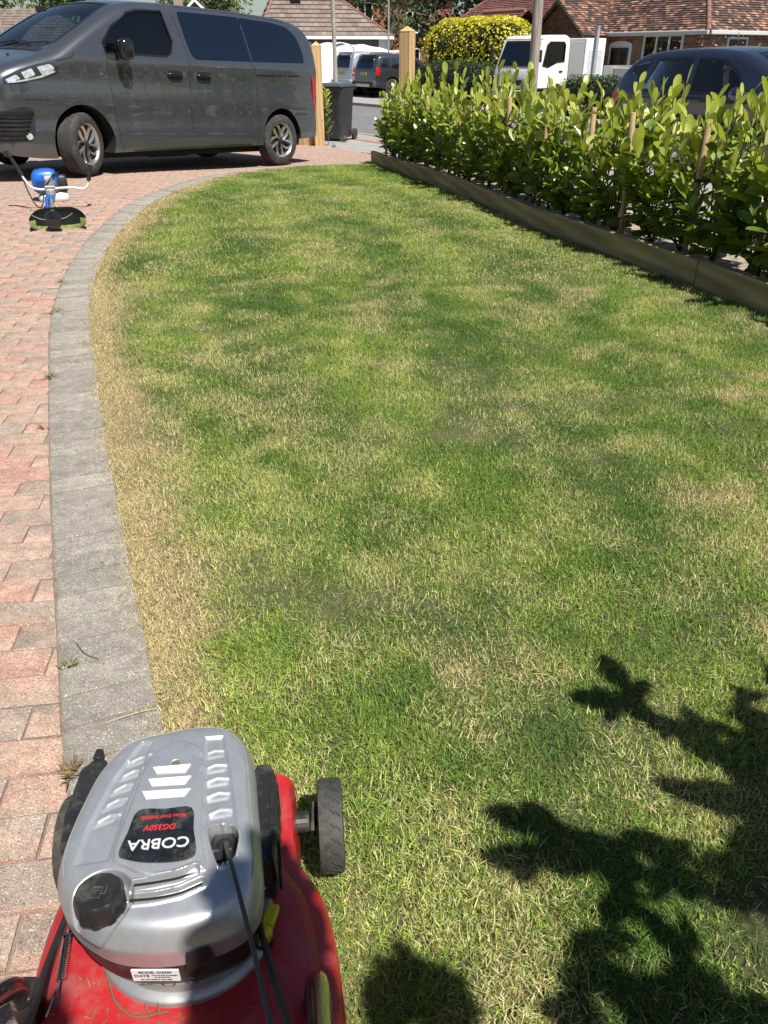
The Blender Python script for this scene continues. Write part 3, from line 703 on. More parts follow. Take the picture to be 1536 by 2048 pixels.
for sg in (-1, 1):
    f_ = Ss(sg)
    patch(rw, f_, .004, .15, round_=.05).build('side_window', m_gdark, van, smooth=60)
    patch(fw, f_, -.012, .12, .001).build('door_window', m_gmid, van, smooth=60)
    patch(strip(fw+[fw[0]], .022), f_, .002, .3).build('window_seal', m_trim, van, smooth=50)
    patch(strip([(2.66,1.815),(2.69,1.7),(2.79,1.31)], .016), f_, .0062, .3).build('window_divider', m_van, van, smooth=50)
    for ln in ([(.47,1.30),(.46,1.1),(.49,.86),(.53,.44),(.575,.25)], [(1.53,1.80),(1.62,1.5),(1.665,1.33),(1.685,1.06),(1.66,.245)], [(2.79,1.31),(2.85,1.15),(2.87,.84),(2.865,.27)], [(-.19,1.19),(-.0,1.235),(.06,1.31)],
               [(-.28,.78),(-.36,.80),(-.60,.80)], [(3.76,.60),(4.0,.61),(4.2,.62)], [(1.6,1.845),(2.6,1.86),(3.6,1.83)]):
        patch(strip(crv([(a, b, 0) for a, b in ln], 5) and [(q.x, q.y) for q in crv([(a, b, 0) for a, b in ln], 5)], .007), f_, .0012, .5, .003).build('panel_seam', m_seam, van)
    patch([(2.86,1.135),(3.76,1.15),(3.76,1.172),(2.86,1.158)], f_, .002, .4).build('door_rail', m_seam, van)
    patch([(.69,.265),(.86,.345),(1.65,.378),(2.60,.415),(2.70,.39),(2.74,.295)], f_, .016, .3, round_=.03).build('sill_moulding', m_van, van, smooth=50)
    patch([(-.12,1.0),(.02,1.055),(.10,1.01),(.10,.87),(-.03,.82),(-.10,.83)], f_, .0025, .2, round_=.04).build('fuel_flap', m_van, van, smooth=50)
    patch([(.33,1.065),(.395,1.065),(.395,1.095),(.33,1.095)], f_, .004, .3, round_=.014).build('badge', m_chrome, van)
    patch([(4.05,1.16),(4.15,1.16),(4.165,.72),(4.11,.72)], f_, .006, .3).build('tail_lamp', m_red, van)
    for hx in (1.33, 1.80):
        patch([(hx-.01,1.055),(hx+.235,1.055),(hx+.235,1.15),(hx-.01,1.15)], f_, .0015, .3, round_=.045).build('handle_recess', m_blackp, van)
        yy = B.hw(hx, 1.11)+.03
        mb = MB(); mb.tube([(hx-.005, sg*(yy-.03), 1.108),(hx+.02, sg*yy, 1.112),(hx+.2, sg*yy, 1.112),(hx+.235, sg*(yy-.03), 1.108)], [.012,.016,.016,.011], 8); mb.build('door_handle', m_trim, van, smooth=50)
    # mirror
    y0 = B.hw(.5, 1.3)
    mb = MB(); ring = []
    for k, (dy, a, b_) in enumerate(((.0,.03,.025),(.05,.05,.035),(.08,.08,.09),(.15,.095,.115),(.2,.09,.105),(.225,.055,.07))):
        ring.append((dy, a, b_))
    vs = []; nn_ = 14
    for dy, a, b_ in ring:
        for k in range(nn_):
            t = 2*math.pi*k/nn_; cx_ = abs(math.cos(t))**.6*math.copysign(1, math.cos(t)); sx_ = abs(math.sin(t))**.6*math.copysign(1, math.sin(t))
            vs.append((.62+a*cx_*.9+dy*.15, sg*(y0+dy-.02), 1.345+b_*sx_))
    fs = [(i*nn_+k, i*nn_+(k+1) % nn_, (i+1)*nn_+(k+1) % nn_, (i+1)*nn_+k) for i in range(len(ring)-1) for k in range(nn_)]+[tuple((len(ring)-1)*nn_+k for k in range(nn_))]
    mb.add(vs, fs); mb.build('door_mirror', m_trim, van, smooth=50)
    # headlamp
    hl = [(-.80,1.0),(-.62,1.085),(-.42,1.145),(-.26,1.175),(-.17,1.14),(-.19,1.075),(-.36,1.01),(-.60,.965),(-.79,.945)]
    h_ = patch(hl, f_, .006, .08, round_=.03).build('headlamp', m_lampdark, van, smooth=50)
    for q in ([(-.78,.985),(-.66,1.04),(-.62,1.0),(-.74,.96)], [(-.60,1.06),(-.48,1.105),(-.45,1.04),(-.57,1.0)], [(-.42,1.12),(-.27,1.155),(-.22,1.12),(-.24,1.085),(-.37,1.04)], [(-.76,.955),(-.6,.975),(-.38,1.02),(-.21,1.08),(-.22,1.092),(-.4,1.035),(-.6,.99),(-.76,.968)]):
        patch(q, f_, .0095, .1, round_=.015).build('lamp_reflector', m_lens, h_, smooth=50)
    # lower grille corner and fog lamp
    g_ = patch([(-.955,.66),(-.62,.735),(-.535,.71),(-.52,.64),(-.56,.46),(-.66,.385),(-.955,.36)], f_, .004, .06, round_=.03).build('corner_grille', m_blackp, van, smooth=50)
    for k in range(7):
        z0 = .40+k*.042; patch([(-.95,z0),(-.66+.02*k,z0+.012),(-.66+.02*k,z0+.026),(-.95,z0+.014)], f_, .016, .06).build('slat', m_trim, g_)
    patch([(-.63+.035*math.cos(a), .435+.035*math.sin(a)) for a in [k*.524 for k in range(12)]], f_, .014, .2).build('fog_lamp', m_lens, g_)
# nose, windscreen, cabin
patch(ws, Tt, -.006, .12, .001).build('windscreen', m_gclear, van, smooth=60)
patch(strip(ws+[ws[0]], .035), Tt, .0025, .25, .006).build('windscreen_seal', m_trim, van, smooth=60)
patch([(-.235,-.66),(-.235,.66),(-.165,.66),(-.165,-.66)], Tt, .006, .2, .01).build('wiper_cowl', m_blackp, van, smooth=60)
for y0, y1 in ((-.1,-.62),(.55,.02)):
    mb = MB(); mb.tube([(-.18, y0, B.tz(-.18, y0)+.02),(-.10,(y0+y1)/2, B.tz(-.1,(y0+y1)/2)+.015),(-.06, y1, B.tz(-.06, y1)+.012)], .008, 6); mb.build('wiper', m_blackp, van)
for y in (-.35,.35):
    mb = MB(); mb.box((-.42, y, B.tz(-.42, y)+.006), (.03,.025,.016)); mb.build('washer_jet', m_blackp, van, bevel=.004)
mb = MB(); mb.box((-.955,0,.80), (.06,.98,.10), mi=0); mb.box((-.96,0,.50), (.05,1.0,.2), mi=0)
for k in range(5): mb.box((-.988,0,.42+k*.04), (.012,.96,.016), mi=1)
mb.build('front_grille', [m_blackp, m_trim], van, bevel=.01)
mb = MB(); mb.box((-.99,0,.63), (.012,.52,.11)); mb.build('number_plate', pm('white_plate', (.7,.7,.68), .5), van)
mb = MB(); mb.box((.28,0,1.08), (.56,1.6,.28)); mb.build('dashboard', m_seat, van, bevel=.06)
mb = MB(); cs = [Vector((.62+.05*math.sin(a)*.5, .38+.19*math.cos(a), 1.2+.17*math.sin(a))) for a in [k*math.pi/10 for k in range(20)]]
mb.tube(cs, .016, 8, closed=True); mb.tube([(.62,.20,1.2),(.62,.56,1.2)], .018, 6); mb.tube([(.62,.38,1.2),(.45,.38,1.12)], .03, 8); mb.build('steering_wheel', m_blackp, van, smooth=50)
for x in (1.15, 2.1, 3.0):
    for y in (-.4, .4):
        mb = MB(); mb.box((x, y, .92), (.5,.5,.16)); mb.box((x+.27, y, 1.22), (.14,.48,.62), (0,R(12),0)); mb.box((x+.36, y, 1.62), (.09,.26,.18), (0,R(12),0)); mb.build('seat', m_seat, van, bevel=.04)
mb = MB(); mb.box((.3,0,1.74), (.02,.22,.06)); mb.build('rear_view_mirror', m_blackp, van, bevel=.01)
for sg in (-1, 1):
    for x, z, yw in ((.06,.34,R(24)),(3.37,.325,0)):
        wheel(van, (x, sg*.80, z), sg, .34, .225, .225, 5, yw if sg < 0 else yw)
        mb = MB(); n_ = 24; ps = [(x+.40*math.cos(a), z+.02+.40*math.sin(a)) for a in [math.pi*(-.08+1.16*k/n_) for k in range(n_+1)]]
        vs = [(a, sg*.60, b_) for a, b_ in ps]+[(a, sg*.88, b_) for a, b_ in ps]; nn2 = len(ps)
        mb.add(vs, [(k, k+1, nn2+k+1, nn2+k) for k in range(nn2-1)]); mb.add([(a, sg*.60, b_) for a, b_ in ps], [tuple(range(nn2))]); mb.build('arch_liner', m_under, van)
mb = MB(); mb.box((1.7,0,.22), (3.2,1.3,.12)); mb.box((2.0,.2,.17),(.7,.4,.16)); mb.box((.06,0,.3),(.1,1.4,.1)); mb.box((3.37,0,.3),(.1,1.4,.1)); mb.build('underbody', m_under, van, bevel=.02)
# ---------------------------------------------------------------- other vehicles in the street
def road_car(name, label, loc, heading, B, x0, x1, mat, side_glass, ws, rear_glass, axles, wr, extra=None, cut=True, gmat=None, cat='car', group=None):
    """heading = unit vector the nose points to"""
    hx = -Vector((heading[0], heading[1], 0)).normalized(); hy = Vector((0,0,1)).cross(hx)
    car = thing(name, label, cat, loc, Matrix((hx, hy, Vector((0,0,1)))).transposed().to_euler(), group)
    n = 46; xs = [x0+(x1-x0)*k/n for k in range(n+1)]+[x0+.012, x0+.03, x0+.06, x1-.012, x1-.03, x1-.06]
    bo = B.solid(sorted(set(xs))).build('body_shell', [mat, m_under], car); fixnorm(bo.data); cuts = []
    for ax in axles:
        for y in (-1.3, .5): cuts.append(arch_cut(ax, wr+.02, wr+.055, .8, y))
    if cut:
        m = (x1-x0); cuts.append(B.solid([x0+m*(.3+.6*k/9) for k in range(10)], .05, .045, B.belt-.28).mesh('c', m_under))
        for sg in side_glass:
            mb = MB(); mb.prism([Vector((x, -1.3, z)) for x, z in sg], (0, 2.6, 0)); cuts.append(mb.mesh('c', m_under))
        if ws:
            mb = MB(); mb.prism([Vector((x, y, B.belt+.02)) for x, y in ws], (0, 0, 1.5)); cuts.append(mb.mesh('c', m_under))
    boolean(bo, cuts); me = bo.data
    me.polygons.foreach_set('use_smooth', [True]*len(me.polygons)); me.set_sharp_from_angle(angle=R(32))
    T_ = lambda x, y, o: (x, y, B.tz(x, y)+o)
    for sg in (-1, 1):
        f_ = (lambda q: (lambda x, z, o: (x, q*(B.hw(x, z)+o), z)))(sg)
        for gl in side_glass: patch(gl, f_, -.01 if cut else .003, .15, .002).build('side_window', gmat or m_gmid, car, smooth=60)
        if cut: patch([p for p in side_glass[0]], f_, -.012, .2, .001)
        for ax in axles: wheel(car, (ax, sg*(B.W(ax)-.12), wr), sg, wr, .2, wr*.66, 5)
        if extra: extra(car, f_, sg)
    if ws:
        patch(ws, T_, -.006 if cut else .004, .15, .002).build('windscreen', m_gclear if cut else m_gdark, car, smooth=60)
    if rear_glass: patch(rear_glass, T_, .004, .12, .004).build('rear_window', m_gdark, car, smooth=60)
    mb = MB(); mb.box(((x0+x1)/2, 0, .2), ((x1-x0)*.8, 1.3, .1)); mb.build('underbody', m_under, car, bevel=.02)
    return car
# dark blue hatchback beyond the young hedge
BH = Body(zt=[(-1.78,.5),(-1.74,.66),(-1.6,.76),(-1.1,.88),(-.62,.97),(-.35,1.08),(.0,1.25),(.22,1.345),(.45,1.405),(.9,1.435),(1.5,1.42),(1.95,1.37),(2.2,1.24),(2.38,1.02),(2.47,.84),(2.52,.55)],
          zb=[(-1.78,.28),(-1.2,.2),(1.8,.2),(2.52,.32)], W=[(-1.78,.55),(-1.6,.74),(-1.2,.84),(-.5,.87),(1.4,.87),(2.1,.83),(2.4,.76),(2.52,.66)],
          rc=[(-1.78,.1),(-.6,.12),(.2,.12),(1.5,.11),(2.52,.1)], belt=.9, tumble=.36, crown=[(-1.78,.02),(0,.04),(1,.03),(2.52,.02)], tuck=.4, tuckz=.45, shoulder=.012)
m_blue = paint('navy_metallic_paint', (.016,.021,.042), .3, .28, (.1,.1,.12))
def bx(car, f_, sg):
    for poly in ([(.14,.90),(.27,1.12),(.55,1.30),(.98,1.325),(.97,.92)], [(1.06,.92),(1.08,1.325),(1.66,1.30),(1.82,.93)], [(1.78,1.285),(2.08,1.24),(2.1,1.14),(1.95,1.05)]):
        patch(strip(poly+[poly[0]], .035), f_, .002, .3).build('window_seal', m_trim, car, smooth=50)
    for ln in ([(1.02,1.33),(1.0,.9),(.98,.3)], [(.1,.9),(.06,.6),(.1,.3)], [(1.86,.92),(1.8,.7),(1.6,.45)]):
        patch(strip(ln, .008), f_, .0012, .5, .003).build('panel_seam', m_seam, car)
    for hx in (.78, 1.6):
        mb = MB(); y0 = B.hw(hx, .82) if 0 else BH.hw(hx, .82)
        mb.tube([(hx, sg*(y0), .82),(hx+.03, sg*(y0+.025), .825),(hx+.17, sg*(y0+.025), .825),(hx+.2, sg*y0, .82)], .013, 8); mb.build('door_handle', m_blue, car, smooth=50)
    y0 = BH.hw(.15, .93); mb = MB(); nn_ = 14; vs = []
    rr = ((0,.03,.02),(.06,.05,.03),(.1,.11,.07),(.18,.125,.085),(.24,.1,.07),(.26,.05,.04))
    for dy, a, b_ in rr:
        for k in range(nn_): t = 2*math.pi*k/nn_; vs.append((.16+a*math.cos(t)-dy*.2, sg*(y0+dy-.02), .93+b_*math.sin(t)))
    mb.add(vs, [(i*nn_+k, i*nn_+(k+1) % nn_, (i+1)*nn_+(k+1) % nn_, (i+1)*nn_+k) for i in range(5) for k in range(nn_)]+[tuple(5*nn_+k for k in range(nn_))]); mb.build('door_mirror', m_blue, car, smooth=50)
    patch([(2.33,.9),(2.44,.86),(2.46,.68),(2.2,.74)], f_, .006, .2).build('tail_lamp', m_red, car)
    patch([(-1.6,.70),(-1.2,.82),(-1.12,.76),(-1.5,.6)], f_, .006, .2).build('headlamp', m_lens, car)
bp = Vector((4.66, 11.12, 0))+NN*.12
bc = bp+NN*.80
blue = road_car('hatchback', 'dark blue hatchback parked on the pavement beyond the staked hedge', (bc.x, bc.y, -.12), (U.x, U.y), BH, -1.78, 2.52, m_blue,
    [[(.14,.90),(.27,1.12),(.55,1.30),(.98,1.325),(.97,.92)], [(1.06,.92),(1.08,1.325),(1.66,1.30),(1.82,.93)], [(1.78,1.285),(2.08,1.24),(2.1,1.14),(1.95,1.05)]],
    [(-.5,-.45),(-.53,0),(-.5,.45),(-.35,.62),(.0,.58),(.3,.5),(.32,0),(.3,-.5),(.0,-.58),(-.35,-.62)], [(2.14,-.5),(2.14,.5),(2.36,.58),(2.36,-.58)], (-.92,1.72), .31, bx, gmat=glass('car_side_glass', (.42,.46,.48), .8, ior=1.42))
for x in (.75, 1.55):
    for y in (-.36,.36):
        mb = MB(); mb.box((x, y, .62), (.48,.48,.14)); mb.box((x+.27, y, .92), (.12,.46,.55), (0,R(14),0)); mb.box((x+.37, y, 1.2), (.08,.25,.15), (0,R(14),0)); mb.build('seat', m_seat, blue, bevel=.03)
mb = MB(); mb.box((.02,0,.78), (.4,1.3,.2)); mb.build('dashboard', m_seat, blue, bevel=.05)
mb = MB(); mb.tube([Vector((.35+.04*math.sin(a), .36+.17*math.cos(a), .93+.15*math.sin(a))) for a in [k*math.pi/9 for k in range(18)]], .015, 8, closed=True); mb.build('steering_wheel', m_blackp, blue, smooth=50)

# two off-roaders nose-in on the drive across the road
def suv_body(h, L):
    return Body(zt=[(-L*.5,.55),(-L*.49,.82),(-L*.45,.95),(-L*.3,1.03),(-L*.2,1.06),(-L*.1,1.3),(-L*.02,h-.12),(L*.08,h-.03),(L*.3,h-.01),(L*.43,h-.06),(L*.465,h-.32),(L*.49,1.0),(L*.5,.6)],
        zb=[(-L*.5,.36),(-L*.3,.3),(L*.3,.3),(L*.5,.42)], W=[(-L*.5,.72),(-L*.45,.84),(-L*.3,.91),(L*.35,.92),(L*.46,.88),(L*.5,.82)], rc=[(-L*.5,.1),(0,.13),(L*.5,.1)], belt=1.05, tumble=.26,
        crown=[(-L*.5,.02),(L*.5,.02)], tuck=.3, tuckz=.5, shoulder=.015)
m_silver = paint('silver_paint', (.48,.50,.54), .5, .3); m_slate = paint('slate_grey_paint', (.05,.055,.065), .4, .3)
m_bump = pm('grey_bumper', (.06,.06,.062), .6)
def suv(name, label, loc, h, L, mat, silver):
    Bq = suv_body(h, L); w2 = L*.5
    sg1 = [[(-L*.06,1.09),(.05,h-.2),(L*.12,h-.14),(L*.12,1.09)], [(L*.135,1.09),(L*.135,h-.14),(L*.29,h-.15),(L*.31,1.09)], [(L*.33,1.12),(L*.31,h-.17),(L*.40,h-.2),(L*.43,1.16)]]
    def ex(car, f_, sg):
        patch([(L*.455,1.12),(L*.47,1.12),(L*.487,.80),(L*.43,.82),(L*.43,1.06)] if silver else [(L*.45,1.2),(L*.478,1.15),(L*.488,.86),(L*.45,.84),(L*.435,1.0)], f_, .006, .1).build('tail_lamp', m_red, car)
        if silver: patch([(L*.435,.93),(L*.48,.93),(L*.482,.88),(L*.435,.88)], f_, .011, .1).build('reversing_lamp', m_lens, car)
        for ln in ([(L*.127,h-.14),(L*.127,.4)], [(L*.32,1.1),(L*.28,.7)]): patch(strip(ln, .012), f_, .002, .5, .003).build('panel_seam', m_seam, car)
        patch([(-L*.36,.42),(L*.36,.42),(L*.36,.5),(-L*.36,.5)], f_, .01, .3).build('sill_moulding', m_bump, car)
        if not silver:
            mb = MB(); y0 = .62; mb.tube([(-.1, sg*y0, h-.03),(.05, sg*y0, h+.03),(1.3, sg*y0, h+.03),(1.45, sg*y0, h-.01)], .02, 8); mb.build('roof_rail', m_chrome, car, smooth=50)
    car = road_car(name, label, loc, (NN.x, NN.y), Bq, -w2, w2, mat, sg1, None, None, (-L*.29, L*.29), .36, ex, cut=False, gmat=m_gdark, group='off-roaders parked nose-in across the road')
    # tail: glass, plate, bumper
    rx = lambda z: min(w2, (lambda lo, hi: [lo, hi])(0, 0)[0] or 0)
    def tail_x(z):
        lo, hi = L*.3, w2
        for k in range(30):
            m = (lo+hi)/2
            if Bq.zt(m) > z: lo = m
            else: hi = m
        return lo
    Tq = lambda y, z, o: (tail_x(z)+o*1.6+.004-.03*(abs(y)/.8)**4, y, z)
    patch([(-.62,1.1),(.62,1.1),(.52,h-.16),(-.52,h-.16)], Tq, .012, .1, .03, round_=.06).build('rear_window', m_gdark, car, smooth=60)
    mb = MB(); mb.box((w2+.012,.0,.9), (.02,.52,.12)); mb.build('number_plate', m_plate, car)
    mb = MB(); mb.box((w2-.02,0,.52), (.2,1.72,.26)); mb.build('bumper', mat if silver else m_bump, car, bevel=.05)
    mb = MB(); mb.box((tail_x(h-.1)-.02,0,h-.04), (.3,1.1,.035)); mb.build('spoiler', mat, car, bevel=.012)
    if silver:
        mb = MB(); mb.box((w2+.02,0,1.0), (.03,1.0,.035)); mb.build('tailgate_strip', m_chrome, car, bevel=.008)
    else:
        mb = MB(); mb.box((w2+.075,0,.47), (.03,1.1,.12)); mb.build('skid_plate', m_chrome, car, bevel=.02)
p = ST(-17.6, 12.45); suv('off_roader', 'silver off-roader with big red tail lamps, parked left of the slate grey one', (p.x, p.y, -.38), 1.74, 4.6, m_silver, True)
p = ST(-15.35, 12.1); suv('off_roader', 'slate grey off-roader with roof rails parked beyond the wheelie bin', (p.x, p.y, -.38), 1.64, 4.3, m_slate, False)
# part of another car further left, seen behind the lamp post
p = ST(-21.2, 12.6); HB = suv_body(1.5, 4.2)
road_car('hatchback', 'pale silver hatchback half hidden behind the timber gate post', (p.x, p.y, -.38), (NN.x, NN.y), HB, -2.1, 2.1, m_silver, [[(-.3,1.06),(0,1.3),(.5,1.36),(1.5,1.32),(1.8,1.1)]], None, None, (-1.2,1.2), .32, None, cut=False, gmat=m_gdark)
# white cab lorry with a locker body on the opposite drive
m_white = pm('white_paint', (.78,.78,.77), .3, var=.03, coat=.5, dirt=(.6,.58,.54), dirts=2)
m_alu = pm('brushed_aluminium', (.45,.45,.44), .45, .6, var=.08, scale=20)
tp = ST(-4.95, 11.0); hx = NN.copy(); hy = Vector((0,0,1)).cross(hx)
lorry = thing('lorry', 'white flat-fronted lorry with roller shutter locker, facing the road', 'lorry', (tp.x, tp.y, -.36), Matrix((hx, hy, Vector((0,0,1)))).transposed().to_euler())
# local: x back from the nose plane, camera sees the -y side
prof = [(-1.75,.62),(-1.80,.80),(-1.80,1.05),(-1.74,1.22),(-1.42,1.98),(-1.34,2.08),(-1.2,2.13),(-.45,2.14),(-.30,2.08),(-.24,1.95),(-.22,.62)]
def cabx(z):   # windscreen plane
    return -1.74+(z-1.22)*(.32/.76)
mb = MB(); ny = [-.98,-.95,-.88,.88,.95,.98]; ins = [.08,.03,0,0,.03,.08]; n_ = len(prof)
cx0, cz0 = -.95, 1.35
for y, i_ in zip(ny, ins): mb.v += [((x-cx0)*(1-i_)+cx0, y, (z-cz0)*(1-i_*.7)+cz0) for x, z in prof]
for k in range(5):
    for i in range(n_): mb.f.append((k*n_+i, k*n_+(i+1) % n_, (k+1)*n_+(i+1) % n_, (k+1)*n_+i)); mb.m.append(0)
mb.f += [tuple(range(n_-1,-1,-1)), tuple(5*n_+i for i in range(n_))]; mb.m += [0, 0]
cab = mb.build('cab', [m_white, m_under], lorry); fixnorm(cab.data)
mb = MB(); mb.box((-.85,0,1.55), (1.1,1.78,.95)); c1 = mb.mesh('c', m_under)
dw = [(-1.42,1.28),(-1.28,1.86),(-1.16,1.94),(-.55,1.94),(-.48,1.86),(-.48,1.40),(-.80,1.38),(-1.18,1.24)]
mb = MB(); mb.prism([Vector((x, -1.3, z)) for x, z in dw], (0, 2.6, 0)); c2 = mb.mesh('c', m_under)
mb = MB(); mb.prism([Vector((-2.2,-.80,1.28)), Vector((-2.2,.80,1.28)), Vector((-2.2,.76,1.95)), Vector((-2.2,-.76,1.95))], (1.4,0,0)); c3 = mb.mesh('c', m_under)
boolean(cab, [c1, c2, c3]); cab.data.polygons.foreach_set('use_smooth', [True]*len(cab.data.polygons)); cab.data.set_sharp_from_angle(angle=R(40))
mb = MB(); q = [(cabx(1.27)-.004,-.82,1.27),(cabx(1.27)-.004,.82,1.27),(cabx(1.96)-.004,.78,1.96),(cabx(1.96)-.004,-.78,1.96)]; mb.prism(q, (-.008,0,0)); mb.build('windscreen', m_gclear, lorry)
mb = MB(); fr = [Vector(v) for v in q]
for i in range(4): mb.tube([fr[i], fr[(i+1) % 4]], .025, 6)
mb.build('windscreen_seal', m_trim, lorry)
for sg in (-1, 1):
    mb = MB(); mb.prism([Vector((x, sg*.955, z)) for x, z in dw], (0, sg*.006, 0)); mb.build('door_window', m_gmid, lorry)
    mb = MB(); pl = [Vector((x, sg*.985, z)) for x, z in dw]; mb.tube(pl, .016, 6, closed=True); mb.build('window_seal', m_trim, lorry)
    mb = MB(); mb.prism([Vector((-1.79,sg*.55,.93)), Vector((-1.79,sg*.93,.98)), Vector((-1.6,sg*.985,1.06)), Vector((-1.6,sg*.985,.75)), Vector((-1.79,sg*.88,.70)), Vector((-1.79,sg*.5,.72))], (-.03,sg*.008,0)); mb.build('headlamp', m_lens, lorry, bevel=.01)
    mb = MB(); mb.tube([(-1.55, sg*.96, 1.9),(-1.75, sg*1.12, 1.85),(-1.75, sg*1.14, 1.45)], .012, 6); mb.box((-1.75, sg*1.16, 1.55), (.06,.16,.34)); mb.build('door_mirror', m_blackp, lorry, bevel=.01)
    mb = MB(); mb.box((-.6, sg*.99, 1.12), (.14,.02,.05)); mb.build('door_handle', m_blackp, lorry)
    for ax in (-1.05, 1.75): wheel(lorry, (ax, sg*.80, .37), sg, .37, .2, .22, 6)
mb = MB(); mb.box((-1.80,0,.80), (.03,.98,.16)); mb.build('grille', m_blackp, lorry)
mb = MB(); mb.box((-1.76,0,.47), (.16,1.9,.24)); mb.build('bumper', m_white, lorry, bevel=.03)
for y0 in (-.5,.15):
    mb = MB(); mb.tube([(cabx(1.27)-.03, y0+.35, 1.27),(cabx(1.4)-.03, y0, 1.4)], .01, 5); mb.build('wiper', m_blackp, lorry)
mb = MB(); mb.tube([Vector((-1.2+.08*math.sin(a), .45+.2*math.cos(a), 1.30+.12*math.sin(a))) for a in [k*math.pi/9 for k in range(18)]], .015, 6, closed=True); mb.build('steering_wheel', m_blackp, lorry)
for y in (-.45,.45):
    mb = MB(); mb.box((-.55, y, 1.35), (.12,.5,.7)); mb.build('seat', m_seat, lorry, bevel=.03)
mb = MB(); mb.box((1.0,0,.72), (4.2,.8,.22)); mb.build('chassis', m_under, lorry, bevel=.02)
mb = MB(); mb.box((.12,0,1.38), (.62,1.9,1.2)); mb.build('headboard_box', m_alu, lorry, bevel=.02)
mb = MB(); mb.box((.9,0,1.42), (.92,1.98,1.28)); lk = mb.build('locker', m_white, lorry, bevel=.03)
mb = MB()
for k in range(13): mb.box((.93,-.995,.92+k*.065), (.66,.02,.058))
mb.build('roller_shutter', pm('shutter_grey', (.6,.62,.66), .5), lk, bevel=.012)
mb = MB(); mb.box((2.35,0,.9), (1.9,1.95,.08)); mb.box((2.35,-.97,1.1), (1.9,.03,.36)); mb.box((2.35,.97,1.1), (1.9,.03,.36)); mb.build('flat_bed', m_alu, lorry)
# ------------------------------------------------------------------ posts, bin, sleepers, young hedge
m_post = timber('new_pine', (.40,.25,.105), (.52,.345,.16), (.60,.43,.22))
m_sleeper = timber('treated_board', (.24,.175,.085), (.34,.26,.135), (.43,.345,.20), 'X', 16, .85)
def gate_post(name, label, x, y, rz, z1, w):
    z0 = gz(x, y)-.02; p = thing(name, label, 'post', (x, y, z0), (0,0,rz), 'timber gate posts at the drive entrance'); h = z1-z0
    mb = MB(); mb.box((0,0,(h-.07)/2), (w,w,h-.07)); mb.build('shaft', m_post, p, bevel=.006)
    mb = MB(); a = w/2+.003; b_ = h-.068; mb.add([(-a,-a,b_),(a,-a,b_),(a,a,b_),(-a,a,b_),(0,0,h),(-a,-a,b_-.006),(a,-a,b_-.006),(a,a,b_-.006),(-a,a,b_-.006)], [(0,1,4),(1,2,4),(2,3,4),(3,0,4),(5,6,1,0),(6,7,2,1),(7,8,3,2),(8,5,0,3)]); mb.build('cap', m_post, p)
    return p
gate_post('gate_post', 'pointed new pine gate post just behind the van tail', -1.245, 16.45, R(6), 1.45, .185)
gate_post('gate_post', 'pointed new pine gate post rising behind the staked hedge', .355, 13.75, R(-30), 1.615, .185)
mb = MB(); mb.box((-1.72,16.72,gz(-1.7,16.6)+.07), (.78,.12,.17), (0,0,R(-25))); tag(mb.build('timber_sleeper', m_post, bevel=.008), 'short pine sleeper lying against the foot of the left gate post', 'sleeper')
# wheelie bin
m_bin = pm('dark_bin_plastic', (.028,.03,.034), .5, var=.15, scale=5, dirt=(.07,.07,.07), dirts=6)
bn = thing('wheelie_bin', 'black wheelie bin standing on the pavement behind the gate post', 'bin', (-.99, 17.95, -.3), (0,0,R(-22)))
mb = MB(); vs = []
for z, wx, wy in ((.05,.235,.27),(.1,.245,.285),(.9,.285,.35),(.93,.30,.365),(.97,.30,.365)):
    for k in range(24):
        t = 2*math.pi*k/24; c_, s_ = math.cos(t), math.sin(t); vs.append((wx*abs(c_)**.35*math.copysign(1, c_), wy*abs(s_)**.35*math.copysign(1, s_), z))
mb.add(vs, [(i*24+k, i*24+(k+1) % 24, (i+1)*24+(k+1) % 24, (i+1)*24+k) for i in range(4) for k in range(24)]+[tuple(range(23,-1,-1))]); mb.build('body', m_bin, bn, smooth=45)
mb = MB(); mb.box((0,-.02,.995), (.63,.78,.035)); mb.box((0,-.02,1.03), (.52,.62,.04), taper=.85); mb.build('lid', pm('bin_lid', (.06,.075,.09), .4, coat=.2), bn, bevel=.015)
mb = MB(); mb.tube([(-.26,.4,.96),(.26,.4,.96)], .017, 8); mb.box((-.26,.36,.95),(.03,.1,.04)); mb.box((.26,.36,.95),(.03,.1,.04)); mb.build('handle', m_bin, bn)
for sx in (-.27,.27):
    mb = MB(); mb.lathe([(.001,-.03),(.1,-.03),(.1,.03),(.001,.03)], 20, Matrix.Translation((sx,.30,.1)) @ Matrix.Rotation(R(90),4,'Y')); mb.build('wheel', m_tyre, bn, smooth=40)
mb = MB(); mb.tube([(-.25,.30,.1),(.25,.30,.1)], .012, 8); mb.build('axle', m_chrome, bn)
